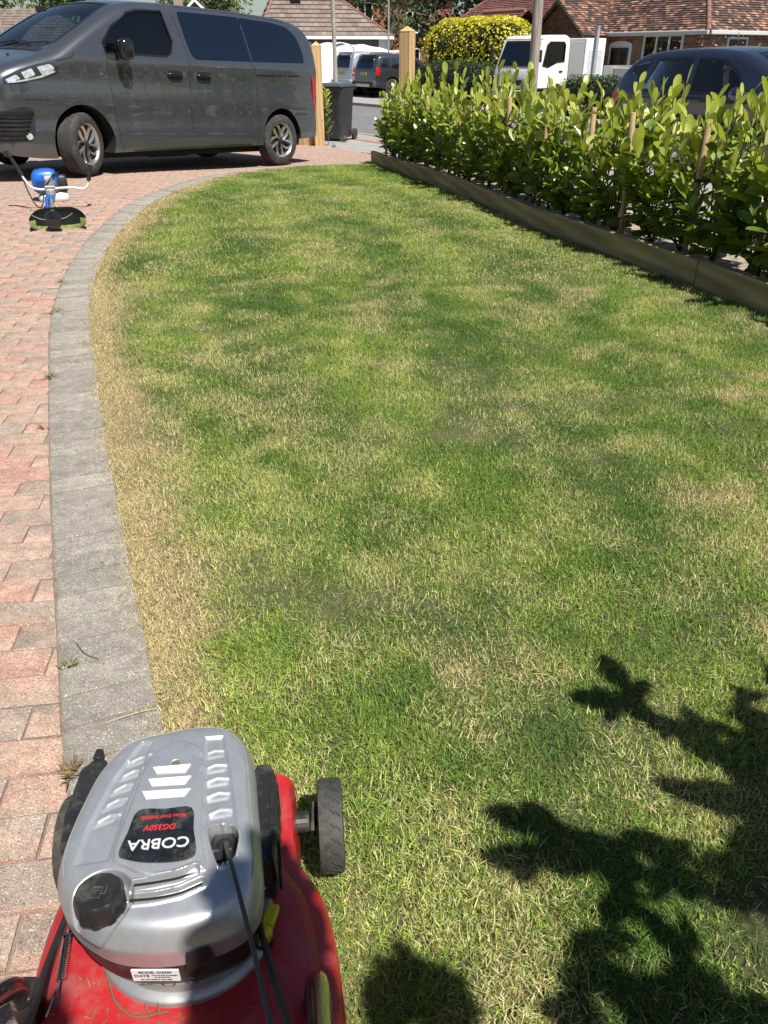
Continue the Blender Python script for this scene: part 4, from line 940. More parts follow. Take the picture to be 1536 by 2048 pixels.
# sleepers along the lawn
SLv = [Vector((x, y)) for x, y in SL]; sl_len = [0]
for i in range(1, len(SLv)): sl_len.append(sl_len[-1]+(SLv[i]-SLv[i-1]).length)
def sl_at(s):
    s = min(max(s, 0), sl_len[-1]-1e-6); i = 0
    while sl_len[i+1] < s: i += 1
    return SLv[i].lerp(SLv[i+1], (s-sl_len[i])/(sl_len[i+1]-sl_len[i])), (SLv[i+1]-SLv[i]).normalized()
cuts_ = [0, 2.0, 4.1, 6.06, 8.1, 9.9, 11.9, 13.2]; ords = ['farthest', 'second', 'third', 'fourth', 'fifth', 'sixth', 'seventh']
for i in range(len(cuts_)-1):
    a, _ = sl_at(cuts_[i]+.003); b_, _ = sl_at(cuts_[i+1]-.003); mid_ = (a+b_)/2; d = b_-a; L = d.length; d.normalize(); nn2 = Vector((-d.y, d.x))
    c_ = mid_+nn2*.03; za, zb_ = gz(a.x, a.y), gz(b_.x, b_.y)
    o = None; mb = MB(); hh = .165+random.uniform(-.008,.008)
    mb.box((0,0,0), (L, .055+random.uniform(0,.01), hh+.05)); o = mb.build('timber_sleeper', m_sleeper, bevel=.006)
    o.location = (c_.x, c_.y, (za+zb_)/2+hh/2-.025); o.rotation_euler = (random.uniform(-.02,.02), -math.atan2(zb_-za, L), math.atan2(d.y, d.x))
    tag(o, ('weathered board edging the lawn, farthest from the camera at the drive end' if i == 0 else 'weathered board edging the lawn, %s counted from the drive end' % ords[i]), 'sleeper', 'boards between lawn and hedge bed')
bed = [(p[0]+.05, p[1]+.01) for p in SL]+hedge_back[::-1][:-1]+[(.3,12.75)]
bed[0] = (-.14,12.66)
v, f = fillpoly(bed, .35); mb = MB(); mb.add([(x, y, gz(x, y)+.085+.03*(fbm(np.array([x*5.]), np.array([y*5.]))[0]-.5)) for x, y in v], f)
tag(mb.build('planting_bed', pm('bed_soil', (.26,.22,.17), .97, var=.4, scale=18, bmp=.9, bscale=60, dirt=(.4,.34,.27), dirts=12), smooth=60), kind='structure')
mb = MB()
for i in range(len(hedge_back)-1):
    a, b_ = Vector(hedge_back[i]), Vector(hedge_back[i+1]); d = b_-a; c_ = (a+b_)/2; za, zb_ = gz(*a), gz(*b_)
    mb = MB(); mb.box((0,0,0), (d.length-.006,.05,.19)); o = mb.build('timber_sleeper', m_sleeper, bevel=.005); o.location = (c_.x, c_.y, (za+zb_)/2+.03); o.rotation_euler = (0, -math.atan2(zb_-za, d.length), math.atan2(d.y, d.x))
    tag(o, 'board behind the staked hedge along the pavement, %s counted from the drive' % ['first', 'second', 'third', 'fourth'][i], 'sleeper', 'boards between hedge bed and pavement')
# leaves
def leaf_mesh(name, mat, fold, curl, wid, seg=6, notch=0):
    mb = MB(); vs = []
    for k in range(seg+1):
        t = (0,.16,.38,.62,.84,.96,1.0)[k]; w = wid*(.09,.45,.86,1.0,.80,.42,.06)[k]
        y = t; z = -curl*t*t; vs += [(-w, y, z+fold*w), (0, y, z), (w, y, z+fold*w)]
    fs = []
    for k in range(seg): a = k*3; fs += [(a, a+1, a+4, a+3), (a+1, a+2, a+5, a+4)]
    mb.add(vs, fs); return mb.mesh(name, mat, 180)
m_lnew = leafmat('laurel_young_leaf', (.33,.40,.06), (.43,.49,.09), (.54,.56,.16), .36, .42, .5)
m_lold = leafmat('laurel_mature_leaf', (.10,.17,.024), (.20,.285,.04), (.33,.40,.066), .26, .28, .6)
m_stem = pm('green_stem', (.16,.17,.05), .6, var=.3); m_bark = pm('brown_stem', (.11,.08,.05), .85, var=.3, bmp=.3)
LV = {k: [leaf_mesh('leaf', m, random.uniform(.15,.5), random.uniform(-.12,.3), random.uniform(.20,.25)) for _ in range(5)] for k, m in (('n', m_lnew), ('o', m_lold))}
def place_leaf(me, parent, base, d, up, size, rootloc):
    d = d.normalized(); x = d.cross(up)
    if x.length < 1e-3: x = d.orthogonal()
    x.normalize(); z = x.cross(d)
    o = bpy.data.objects.new('leaf', me); COL.objects.link(o); o.parent = parent
    M = Matrix((x*size, d*size, z*size)).transposed().to_4x4(); M.translation = base-rootloc; o.matrix_local = M
    return o
def laurel(x, y, h, label, nstem=5, nleaf=150, lsize=.1, spread=.2):
    z0 = gz(x, y)+.085; root = Vector((x, y, z0))
    t = thing('laurel_shrub', label, 'shrub', root, group='young laurels staked along the bed'); mb = MB(); stems = []
    for k in range(nstem):
        az = 2*math.pi*k/nstem+random.uniform(-.5,.5); hh = h*random.uniform(.8,1.0); sp = spread*random.uniform(.35,1)
        if k == 0: hh = h*1.03; sp *= .3
        P_ = [Vector((random.uniform(-.02,.02), random.uniform(-.02,.02), 0))]
        for j in range(1, 6):
            q = j/5; P_.append(Vector((math.cos(az)*sp*q**.8, math.sin(az)*sp*q**.8, hh*q))+Vector((random.uniform(-.015,.015), random.uniform(-.015,.015), 0)))
        c_ = crv(P_, 4); stems.append((c_, hh, az)); mb.tube(c_, [.007-.0045*i/len(c_) for i in range(len(c_))], 5)
        for b_ in range(2):      # side shoots
            i0 = random.choice((1,2,2,3,4,6,8,10)); a2_ = az+random.uniform(-1.6,1.6); L2 = random.uniform(.15,.32)
            s0 = c_[i0]; q = [s0, s0+Vector((math.cos(a2_)*L2*.5, math.sin(a2_)*L2*.5, L2*.45)), s0+Vector((math.cos(a2_)*L2*.75, math.sin(a2_)*L2*.75, L2))]
            cc = crv(q, 4); stems.append((cc, cc[-1].z, a2_)); mb.tube(cc, [.004-.0022*i/len(cc) for i in range(len(cc))], 5)
    mb.build('stem', m_bark, t, smooth=60)
    per = nleaf/len(stems)
    for c_, hh, az in stems:
        n_ = int(per*(1.25 if len(c_) > 12 else .8)); phi = random.random()*6.28
        for k in range(n_):
            u_ = (k+.6)/n_; u_ = .03+.97*u_**.92 if len(c_) > 12 else .2+.8*u_
            fi = u_*(len(c_)-1); i = min(int(fi), len(c_)-2); p = c_[i].lerp(c_[i+1], fi-i); ax = (c_[i+1]-c_[i]).normalized()
            phi += 2.4+random.uniform(-.4,.4); side = Vector((math.cos(phi), math.sin(phi), 0)); rel = p.z/h
            incl = random.uniform(.45,1.2) if u_ < .86 else random.uniform(.2,.75)
            d = ax*math.cos(incl)+side*math.sin(incl); d.z += random.uniform(-.15,.15)-(.35 if rel < .3 else 0)
            upv = (ax*.7-side*.35+Vector((random.uniform(-.5,.5), random.uniform(-.5,.5), random.uniform(0,.4))))
            new = (rel > .38 and random.random() < .15+1.35*(rel-.38)) or u_ > .93 and rel > .45
            sz = lsize*random.choice((.62,.8,.9,1.0,1.05,1.1,1.22))*random.uniform(.92,1.08)*(1.0 if u_ < .92 else random.uniform(.55,.9))
            place_leaf(random.choice(LV['n' if new else 'o']), t, root+p, d, upv, sz, root)
    return t
H0 = Vector((.10,12.45)); hl_ = []
ordn = 'first second third fourth fifth sixth seventh eighth ninth tenth eleventh twelfth thirteenth fourteenth fifteenth sixteenth seventeenth eighteenth nineteenth twentieth twenty-first twenty-second twenty-third twenty-fourth twenty-fifth twenty-sixth twenty-seventh twenty-eighth twenty-ninth thirtieth thirty-first thirty-second thirty-third thirty-fourth'.split()
_x = ['first','second','third','fourth','fifth','sixth','seventh','eighth','ninth','tenth','eleventh','twelfth','thirteenth','fourteenth','fifteenth','sixteenth','seventeenth','eighteenth','nineteenth','twentieth']
m_cane = pm('peeled_stake_wood', (.42,.29,.145), .75, var=.25, scale=9, bmp=.3, dirt=(.26,.22,.15), dirts=7)
m_cane2 = pm('greyed_stake_wood', (.30,.28,.24), .85, var=.2, scale=9, bmp=.3)
m_tie = pm('black_tie', (.01,.01,.01), .5)
st_spots = []
s = .35; k = 0
while s < 10.6:
    p, d = sl_at(s); nn2 = Vector((-d.y, d.x)); q = p+nn2*(.25+random.uniform(-.05,.04)); st_spots.append((q, nn2, d)); s += (.42 if q.y > 8.5 else .34)+random.uniform(-.03,.05)
for k, (q, nn2, d) in enumerate(st_spots):
    near = q.y < 6.4
    laurel(q.x, q.y, (random.uniform(.93,1.05) if k else .85)*(1.0 if q.y > 8 else .95), '%s staked laurel in the row, counting from the drive entrance' % ordn[k], 7, 298 if near else 270, .130, .25)
STK = [(.42,-.04,.72),(.95,.02,.84),(1.75,.03,.82),(2.35,.03,.85),(2.95,-.02,.84),(3.6,.02,.86),(4.3,.04,.83),(5.1,-.03,.87),(5.75,.02,.82),(6.5,.03,.86),(7.1,-.02,.86),(7.75,.02,.86),(8.35,.04,.83),(8.9,-.02,.85),(9.5,.02,.86),(10.2,.02,.85)]
for k, (sd2, db, h) in enumerate(STK):
    q_, d = sl_at(sd2); nn2 = Vector((-d.y, d.x)); b_ = q_+nn2*(.17+db); z0 = gz(b_.x, b_.y)+.05; lean = Vector((random.uniform(-.05,.05), random.uniform(-.04,.04), 0))
    t = thing('stake', '%s round wooden stake in the laurel row, counting from the drive entrance' % ordn[k], 'stake', (b_.x, b_.y, z0), group='stakes holding the laurels')
    rr = .0205 if k > 0 else .017; top = lean*h+Vector((0,0,h*1.0))
    mb = MB(); mb.tube([(0,0,0), tuple(top*.5), tuple(top-Vector((0,0,.004))), tuple(top)], [rr, rr, rr*.97, rr*.86], 14); mb.build('pole', m_cane2 if k == 1 else m_cane, t, smooth=40)
    if k % 2 == 0 or k in (3, 9, 11):
        tz_ = h*random.uniform(.58,.68); c_ = lean*tz_+Vector((0,0,tz_)); e = Vector((nn2.x, nn2.y, 0))*.07
        mb = MB(); mb.lathe([(rr+.001,-.011),(rr+.004,-.011),(rr+.004,.011),(rr+.001,.011)], 14, Matrix.Translation(c_), closed=True); mb.box(c_+e*.5+Vector((d.x,d.y,0))*.03, (e.length+.08,.008,.018), (0,0,math.atan2(e.y, e.x))); mb.build('tie', m_tie, t)
# ------------------------------------------------------------------ brush cutter lying on the drive
m_bluep = pm('blue_plastic', (.012,.12,.50), .35, var=.08, coat=.3); m_tank = pm('white_tank_plastic', (.66,.62,.58), .4, var=.08)
m_barw = pm('white_bar', (.72,.71,.68), .4, var=.06); m_grip = pm('grip_rubber', (.015,.015,.016), .7)
m_castalu = pm('cast_aluminium', (.42,.42,.42), .45, .7, var=.12, scale=30); m_clip = pm('dried_clippings', (.15,.17,.05), .95, var=.4, scale=40, bmp=.9, bscale=120, dirt=(.08,.1,.03), dirts=30)
eng = Vector((-3.10, 7.70, .058)); hd = Vector((-2.635, 6.46, .022)); ax = hd-eng; LA = ax.length; ax.normalize(); lt = Vector((ax.y, -ax.x, 0)).normalized()
if lt.x < 0: lt = -lt
zz_ = lt.cross(ax)
if zz_.z < 0: zz_ = -zz_
tr = thing('brush_cutter', 'blue brush cutter with white cow-horn handlebar lying on the brick drive', 'brush cutter', eng)
TP = lambda a, b, c: ax*a+lt*b+zz_*c      # along shaft, to the right, up
TM = lambda a, b, c: Matrix.Translation(TP(a, b, c)) @ Matrix((lt, ax, zz_)).transposed().to_4x4()
mb = MB(); mb.tube([TP(.12,0,.17), TP(.5,0,.155), TP(1.0,0,.125), TP(LA-.1,0,.10)], .014, 12); mb.build('shaft', m_castalu, tr, smooth=50)
mb = MB(); mb.tube([TP(.62,0,.15), TP(.64,0,.149), TP(.72,0,.147), TP(.74,0,.145)], [.016,.024,.024,.016], 12); mb.build('shaft_collar', m_bluep, tr, smooth=50)
def rbox(mb, M, pts):
    """rounded block from stacked outlines (z, half x, half y, cx, cy)"""
    vs = []; n_ = 20
    for z, hx_, hy_, cx_, cy_ in pts:
        for k in range(n_):
            t = 2*math.pi*k/n_; c_, s_ = math.cos(t), math.sin(t); vs.append(M @ Vector((cx_+hx_*abs(c_)**.45*math.copysign(1, c_), cy_+hy_*abs(s_)**.45*math.copysign(1, s_), z)))
    m_ = len(pts); mb.add(vs, [(i*n_+k, i*n_+(k+1) % n_, (i+1)*n_+(k+1) % n_, (i+1)*n_+k) for i in range(m_-1) for k in range(n_)]+[tuple(range(n_-1,-1,-1)), tuple((m_-1)*n_+k for k in range(n_))])
M0 = TM(0,0,0) @ Matrix.Scale(.88, 4)
mb = MB(); rbox(mb, M0, [(.0,.13,.07,.01,0),(.01,.145,.085,.01,0),(.05,.155,.09,.01,0),(.085,.14,.08,.01,0),(.10,.10,.06,.01,0)]); mb.build('fuel_tank', m_tank, tr, smooth=50)
mb = MB(); rbox(mb, M0, [(.10,.10,.10,-.045,-.01),(.13,.125,.115,-.05,-.01),(.22,.13,.115,-.05,-.01),(.27,.125,.11,-.045,-.01),(.31,.10,.09,-.04,-.01),(.325,.045,.05,-.03,-.01)]); es = mb.build('engine_cover', m_bluep, tr, smooth=50)
mb = MB()
for k in range(6): mb.box(M0 @ Vector((-.13+.018*k, .108, .185)), (.008,.008,.09), M0.to_3x3())
mb.build('vent', m_blackp, es)
mb = MB(); mb.box(M0 @ Vector((-.01,.10,.255)), (.07,.012,.035), M0.to_3x3()); mb.build('decal', m_tank, es)
mb = MB(); rbox(mb, M0, [(.10,.045,.06,.11,0),(.14,.055,.065,.115,0),(.24,.055,.065,.115,0),(.26,.04,.05,.115,0)]); mb.build('air_filter', m_blackp, tr, smooth=50)
mb = MB()
for k in range(6): mb.box(M0 @ Vector((.045,.03,.12+.022*k)), (.05,.1,.008), M0.to_3x3())
mb.build('cooling_fin', m_castalu, tr)
mb = MB(); mb.lathe([(.05,0),(.055,.03),(.035,.09),(.025,.14),(.02,.18)], 18, Matrix.Translation(TP(.06,0,.165)) @ ax.to_track_quat('Z','Y').to_matrix().to_4x4()); mb.build('clutch_housing', m_castalu, tr, smooth=40)
ca = .42; clampz = .165
mb = MB(); mb.box(TP(ca,0,clampz-.01), (.09,.07,.06), M0.to_3x3()); mb.box(TP(ca,0,clampz+.03), (.10,.06,.03), M0.to_3x3()); mb.box(TP(ca+.06,0,clampz-.03), (.05,.09,.05), M0.to_3x3()); mb.build('handle_clamp', m_castalu, tr, bevel=.008)
bar = [TP(ca,-.225,.355), TP(ca,-.195,.27), TP(ca,-.15,.2), TP(ca,-.08,.178), TP(ca,0,.178), TP(ca,.09,.182), TP(ca,.19,.18), TP(ca,.27,.165), TP(ca,.315,.19), TP(ca,.335,.25), TP(ca,.35,.29)]
mb = MB(); mb.tube(crv(bar, 6), .0105, 10); mb.build('handlebar', m_barw, tr, smooth=60)
mb = MB(); mb.tube([TP(ca,-.205,.30), TP(ca,-.24,.385), TP(ca,-.27,.46)], [.017,.018,.016], 10); mb.tube([TP(ca,-.268,.45), TP(ca,-.28,.49)], [.024,.02], 10); mb.box(TP(ca,-.29,.475), (.05,.03,.05), M0.to_3x3()); mb.build('throttle_grip', m_grip, tr, smooth=40)
mb = MB(); mb.tube([TP(ca,.332,.235), TP(ca,.352,.30), TP(ca,.368,.36)], [.019,.017,.018], 10); mb.build('grip', m_grip, tr, smooth=40)
mb = MB(); mb.tube(crv([TP(ca-.005,-.21,.30), TP(ca+.02,-.185,.18), TP(ca+.06,-.15,.08), TP(ca+.07,-.11,.04), TP(ca+.05,-.08,.08), TP(ca-.1,-.05,.16), TP(.12,.03,.24), TP(.05,.09,.26)], 6), .006, 6); mb.build('throttle_cable', m_grip, tr, smooth=60)
mb = MB(); mb.tube([TP(ca+.22,-.035,.15), TP(ca+.25,-.045,.07)], [.02,.016], 8); mb.build('harness_clip', m_bluep, tr)
# head, gear case and guard
hz = TP(LA-.1,0,.10)
mb = MB(); mb.tube([TP(LA-.22,0,.115), TP(LA-.17,0,.112), TP(LA-.12,0,.11), TP(LA-.04,0,.10)], [.017,.026,.036,.05], 14); mb.build('gear_case', m_clip, tr, smooth=50)
hq = (ax*.9-zz_*.35).normalized(); HM = Matrix.Translation(TP(LA-.03,0,.10)) @ hq.to_track_quat('Z','Y').to_matrix().to_4x4()
mb = MB(); mb.lathe([(.02,-.03),(.05,-.03),(.062,-.01),(.064,.02),(.058,.035),(.062,.045),(.056,.07),(.035,.085),(.001,.09)], 26, HM); mb.build('line_spool', m_trim, tr, smooth=35)
for sg in (-1, 1):
    mb = MB(); mb.tube(crv([HM @ Vector((sg*.05,0,.02)), HM @ Vector((sg*.1,.01,.015)), HM @ Vector((sg*.15,.04,.01))], 5), .0016, 5); mb.build('cutting_line', pm('nylon_line', (.5,.55,.62), .3), tr)
mb = MB(); nU, nV = 30, 10; vs = []; GA = LA-.20
for i in range(nU+1):
    s_ = -1+2*i/nU; ex_ = abs(s_)**4.5
    for j in range(nV+1):
        t = j/nV; top_ = .15-.06*ex_; bot = -.012+.07*ex_; z = top_+(bot-top_)*t
        dep = .11*(t**2.5)+.09*ex_-.0; vs.append(TP(GA+dep, .03+.21*s_*(1+.06*t*(1-t)), z))
for i in range(nU):
    for j in range(nV):
        a = i*(nV+1)+j; rim = j >= nV-2 or (j >= 5 and (i < 3 or i >= nU-3)); mb.add([], [], 0); mb.f.append((a, a+1, a+nV+2, a+nV+1)); mb.m.append(1 if rim else 0)
mb.v = [tuple(q) for q in vs]
g_ = mb.build('guard', [pm('guard_plastic', (.006,.0065,.006), .8, spec=.15), m_clip], tr, smooth=60); sd_ = g_.modifiers.new('s', 'SOLIDIFY'); sd_.thickness = .005  # plastic darkened to near black, standing in for shade inside the guard
for p in tr.children: pass

# ------------------------------------------------------------------ petrol mower in the foreground
MO = Vector((-.29, .66, 0)); mow = thing('lawn_mower', 'red petrol lawn mower with silver engine cowl in the foreground', 'lawn mower', MO)
m_redp = pm('red_deck_paint', (.38,.016,.02), .42, var=.12, scale=10, coat=.25, dirt=(.30,.075,.065), dirts=16)
m_cowl, n, l, b = nm('silver_cowl')
t1 = noise(n, l, 30, 5, .7); t2 = noise(n, l, 5, 6, .7)
c = ramp(n, l, t1.outputs[0], [(.3, (.42,.435,.46)), (.7, (.52,.535,.56))]); f = ramp(n, l, t2.outputs[0], [(.52, (0,0,0)), (.8, (1,1,1))])
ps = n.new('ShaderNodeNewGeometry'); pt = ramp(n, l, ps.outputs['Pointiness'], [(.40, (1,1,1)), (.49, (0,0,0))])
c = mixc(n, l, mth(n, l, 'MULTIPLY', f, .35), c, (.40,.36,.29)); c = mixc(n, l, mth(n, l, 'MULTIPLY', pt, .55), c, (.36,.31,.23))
l.new(c, b.inputs['Base Color']); b.inputs['Metallic'].default_value = .65; b.inputs['Coat Weight'].default_value = .05; b.inputs['Coat Roughness'].default_value = .3
l.new(mth(n, l, 'ADD', mth(n, l, 'MULTIPLY', f, .2), .39), b.inputs['Roughness'])
m_satin = pm('satin_black_plastic', (.018,.018,.019), .4, var=.25, scale=14, dirt=(.08,.075,.06), dirts=22)
AX = lambda y: -.265-.145*(y-.57)           # mower centre line
# deck
half = [(.915,.0),(.912,.10),(.90,.155),(.86,.158),(.758,.158),(.735,.168),(.70,.19),(.653,.203),(.595,.209),(.54,.21),(.47,.208),(.40,.20),(.30,.18),(.24,.14),(.215,.0)]
rt = [Vector((AX(y)+o_, y, 0)) for y, o_ in half]; lf = [Vector((AX(y)-o_, y, 0)) for y, o_ in half[-2:0:-1]]
dk = crv(rt+lf, 6, True); dc = Vector((-.262,.56,0)); mb = MB(); vs = []; nd = len(dk)
prof = [(1.0,.055),(1.012,.06),(1.0,.075),(.995,.13),(.99,.165),(.965,.186),(.93,.194),(.86,.197),(.84,.203),(.78,.214),(.6,.217),(.3,.219)]
for s_, z in prof: vs += [(dc.x+(p.x-dc.x)*s_, dc.y+(p.y-dc.y)*s_, z+.012*cl((p.y-.72)/.15)*(s_ > .95)*(z > .12)) for p in dk]
mb.add(vs, [(i*nd+k, i*nd+(k+1) % nd, (i+1)*nd+(k+1) % nd, (i+1)*nd+k) for i in range(len(prof)-1) for k in range(nd)]+[tuple((len(prof)-1)*nd+k for k in range(nd))])
mb.build('deck', m_redp, mow, smooth=40, world=True); fixnorm(mow.children[-1].data)
# cowl: sculpted height field inside a closed outline
ol = [(-.342,.851),(-.29,.864),(-.246,.862),(-.215,.839),(-.196,.80),(-.182,.737),(-.165,.656),(-.156,.599),(-.160,.565),(-.176,.545),(-.209,.528),(-.261,.517),(-.315,.519),(-.355,.534),(-.387,.556),(-.411,.585),(-.424,.619),(-.428,.664),(-.426,.716),(-.419,.772),(-.397,.824),(-.371,.842)]
oc = crv([(x, y, 0) for x, y in ol], 22, True); OC = np.array([(p.x, p.y) for p in oc]); cc_ = np.array([-.29,.675])
def sdf(P, poly):
    q = np.array(poly); d = np.full(len(P), 9e9); ins = inpoly(P, poly)
    for i in range(len(q)):
        a, b_ = q[i], q[(i+1) % len(q)]; ab = b_-a; t = np.clip(((P-a)@ab)/(ab@ab), 0, 1); d = np.minimum(d, np.linalg.norm(P-a-t[:,None]*ab, axis=1))
    return np.where(ins, -d, d)
def seg_d(P, pts):
    d = np.full(len(P), 9e9)
    for a, b_ in zip(pts[:-1], pts[1:]):
        a = np.array(a); b_ = np.array(b_); ab = b_-a; t = np.clip(((P-a)@ab)/(ab@ab), 0, 1); d = np.minimum(d, np.linalg.norm(P-a-t[:,None]*ab, axis=1))
    return d
def stp(d, w): t = np.clip(.5-d/w, 0, 1); return t*t*(3-2*t)
plat = [(p.x, p.y) for p in crv([(x, y, 0) for x, y in [(-.342,.763),(-.33,.794),(-.304,.812),(-.267,.79),(-.252,.72),(-.240,.656),(-.226,.608),(-.236,.599),(-.291,.591),(-.32,.601),(-.343,.613),(-.347,.64),(-.344,.70)]], 5, True)]
cordp = [(p.x, p.y) for p in crv([(x, y, 0) for x, y in [(-.231,.655),(-.225,.666),(-.204,.667),(-.193,.653),(-.193,.631),(-.199,.615),(-.207,.610),(-.214,.617)]], 4, True)]
GL = [(-.356,.786),(-.360,.76),(-.365,.735),(-.368,.71),(-.372,.684)]; GR = [(-.252,.796),(-.245,.769),(-.238,.745),(-.232,.72),(-.223,.693)]
S1 = [(-.31,.580),(-.284,.584),(-.257,.590),(-.237,.599)]; S2 = [(-.311,.562),(-.28,.565),(-.251,.572),(-.226,.585)]
chL = [(-.347,.812),(-.362,.815),(-.384,.74),(-.395,.66),(-.392,.61),(-.352,.615),(-.352,.70)]; chR = [(-.268,.822),(-.243,.825),(-.222,.76),(-.198,.67),(-.19,.62),(-.205,.60),(-.222,.63),(-.247,.71)]
sv = np.concatenate([np.linspace(.02,.3,14), np.linspace(.31,.88,150), np.linspace(.885,1.0,24)]); nO = len(OC); P = (cc_+sv[:,None,None]*(OC-cc_)[None]).reshape(-1, 2); Sg = np.repeat(sv, nO)
z = .371-.010*Sg**2; e_ = np.clip((Sg-.80)/.20, 0, 1); z -= .030*e_**3.2
z += .0045*stp(sdf(P, plat), .006)
z -= .0045*stp(sdf(P, chL), .006)+.0045*stp(sdf(P, chR), .006)
for gx, gy in GL: z += .0030*stp(seg_d(P, [(gx-.013, gy-.007), (gx+.001, gy+.002), (gx+.013, gy+.003)])-.0018, .009)-.002*stp(seg_d(P, [(gx-.013, gy-.019), (gx+.009, gy-.009)])-.003, .009)
for gx, gy in GR: z += .0030*stp(seg_d(P, [(gx-.013, gy-.006), (gx, gy+.003), (gx+.015, gy+.004)])-.0018, .009)-.002*stp(seg_d(P, [(gx-.012, gy-.017), (gx+.015, gy-.009)])-.003, .009)
capc = np.array([-.345,.563]); dcap = np.linalg.norm(P-capc, axis=1); z -= .014*stp(dcap-.036, .008)
for S_ in (S1, S2): z += .002*stp(seg_d(P, S_)-.0085, .005)-.007*stp(seg_d(P, S_)-.0052, .004)
z -= .0022*stp(np.abs(Sg-.915)-.006, .01)*(P[:,1] > .60)
z += .0025*stp(sdf(P, [(p[0]*1.0, p[1]) for p in cordp])-.006, .004)-.032*stp(sdf(P, cordp), .004)
z -= .003*stp(np.linalg.norm(P-np.array([-.300,.767]), axis=1)-.006, .002)
up_ = lambda S_: [(a, b_+.0022) for a, b_ in S_]
dark = (sdf(P, cordp) < -.001)
verts = np.column_stack([P, z]); nr_ = len(sv); mb = MB(); mb.v = [tuple(map(float, q)) for q in verts]
mb.v += [(float(x), float(y), zz) for zz in (.325,.312,.302) for x, y in OC]+[(float(cc_[0]+(x-cc_[0])*.975), float(cc_[1]+(y-cc_[1])*.975), .302) for x, y in OC]
for i in range(nr_+3):
    for k in range(nO):
        a, b_ = i*nO+k, i*nO+(k+1) % nO; mb.f.append((a, b_, b_+nO, a+nO)); mb.m.append(1 if (i < nr_ and dark[min(i*nO+k, len(dark)-1)]) else 0)
mb.f.append(tuple(range(nO-1,-1,-1))); mb.m.append(0)
cow = mb.build('engine_cowl', [m_cowl, m_satin], mow, smooth=50, world=True); fixnorm(cow.data)
for S_, zs in ((S1,.3655),(S2,.3625)):
    cs_ = crv([(a, b_+.0016, zs) for a, b_ in S_], 8); mb = MB(); k_ = len(cs_); mb.v = [(p.x, p.y-.0019, p.z) for p in cs_]+[(p.x, p.y+.0019, p.z) for p in cs_]; mb.f = [(i, i+1, k_+i+1, k_+i) for i in range(k_-1)]; mb.m = [0]*(k_-1)
    mb.build('vent_slot', m_seam, cow, world=True)
# black skirt, silver blower ring
def ringloft(name, mat, levels, base=OC, ctr=cc_):
    mb = MB(); n_ = len(base)
    for s_, z_, dx, dy in levels: mb.v += [(float(ctr[0]+(x-ctr[0])*s_+dx), float(ctr[1]+(y-ctr[1])*s_+dy), z_) for x, y in base]
    for i in range(len(levels)-1):
        for k in range(n_): mb.f.append((i*n_+k, i*n_+(k+1) % n_, (i+1)*n_+(k+1) % n_, (i+1)*n_+k)); mb.m.append(0)
    mb.f += [tuple(range(n_)), tuple((len(levels)-1)*n_+k for k in range(n_))]; mb.m += [0, 0]
    o = mb.build(name, mat, mow, smooth=45, world=True); fixnorm(o.data); return o
skirt = ringloft('blower_housing', m_satin, [(.965,.308,0,0),(.97,.29,0,0),(.965,.26,0,.001),(.945,.242,0,.004),(.88,.234,0,.01)])
base_c = np.array([[-.27+.115*math.cos(a), .62+.105*math.sin(a)] for a in np.linspace(0, 2*math.pi, 64, endpoint=False)])
ringloft('engine_base', m_castalu, [(1.03,.210,0,0),(1.03,.222,0,0),(1.0,.226,0,0),(.9,.228,0,0),(.88,.240,0,0)], base_c, np.array([-.27,.62]))
mb = MB(); mb.prism([Vector(q) for q in ((-.240,.5185,.298),(-.205,.5265,.298),(-.209,.5255,.330),(-.236,.519,.330))], (.001,-.004,0)); mb.build('side_notch', m_satin, mow, world=True)
# label, stripes, lettering
m_label = pm('label_black', (.012,.013,.016), .25, var=.5, scale=40, coat=.5, dirt=(.09,.09,.07), dirts=30); m_silv = pm('print_silver', (.62,.64,.66), .35, .2, var=.05); m_rprint = pm('print_red', (.55,.03,.03), .4, var=.05)
lab = [(p.x, p.y, .3745) for p in crv([(x, y, 0) for x, y in [(-.330,.683),(-.295,.686),(-.260,.688),(-.250,.655),(-.240,.620),(-.254,.609),(-.295,.606),(-.327,.611),(-.338,.619),(-.335,.65)]], 4, True)]
mb = MB(); mb.prism(lab, (0,0,.0016)); lbo = mb.build('label', m_label, mow, world=True)
for q in ([(-.33,.757),(-.277,.763),(-.282,.748),(-.322,.746)], [(-.331,.736),(-.272,.742),(-.278,.727),(-.323,.724)], [(-.334,.715),(-.268,.72),(-.274,.706),(-.325,.702)]):
    mb = MB(); mb.prism([Vector((x, y, .3742)) for x, y in q], (0,0,.0012)); mb.build('stripe', pm('stripe_white', (.74,.75,.76), .4, var=.05, dirt=(.55,.54,.5), dirts=30), mow, world=True)
def text(s_, loc, size, rot, mat, parent, name='lettering', shear=0, ext=.0004):
    cu = bpy.data.curves.new('t', 'FONT'); cu.body = s_; cu.size = size; cu.align_x = 'CENTER'; cu.align_y = 'CENTER'; cu.extrude = ext; cu.shear = shear; cu.offset = size*.012
    ob = bpy.data.objects.new('t', cu); COL.objects.link(ob); dg = bpy.context.evaluated_depsgraph_get(); dg.update()
    me = bpy.data.meshes.new_from_object(ob.evaluated_get(dg)); bpy.data.objects.remove(ob); me.materials.clear(); me.materials.append(mat)
    o = link(name, me, parent); o.location = Vector(loc)-offs(parent); o.rotation_euler = rot; return o
YW = R(180+5)
text('COBRA', (-.2905,.633,.3768), .021, (0,0,YW), m_silv, lbo).scale = (1.12, 1, 1)
text('DG350V', (-.294,.657,.3768), .0115, (0,0,YW), m_rprint, lbo, shear=.2)
text('98.5cc OHV ENGINE', (-.294,.6735,.3768), .0068, (0,0,YW), m_rprint, lbo)
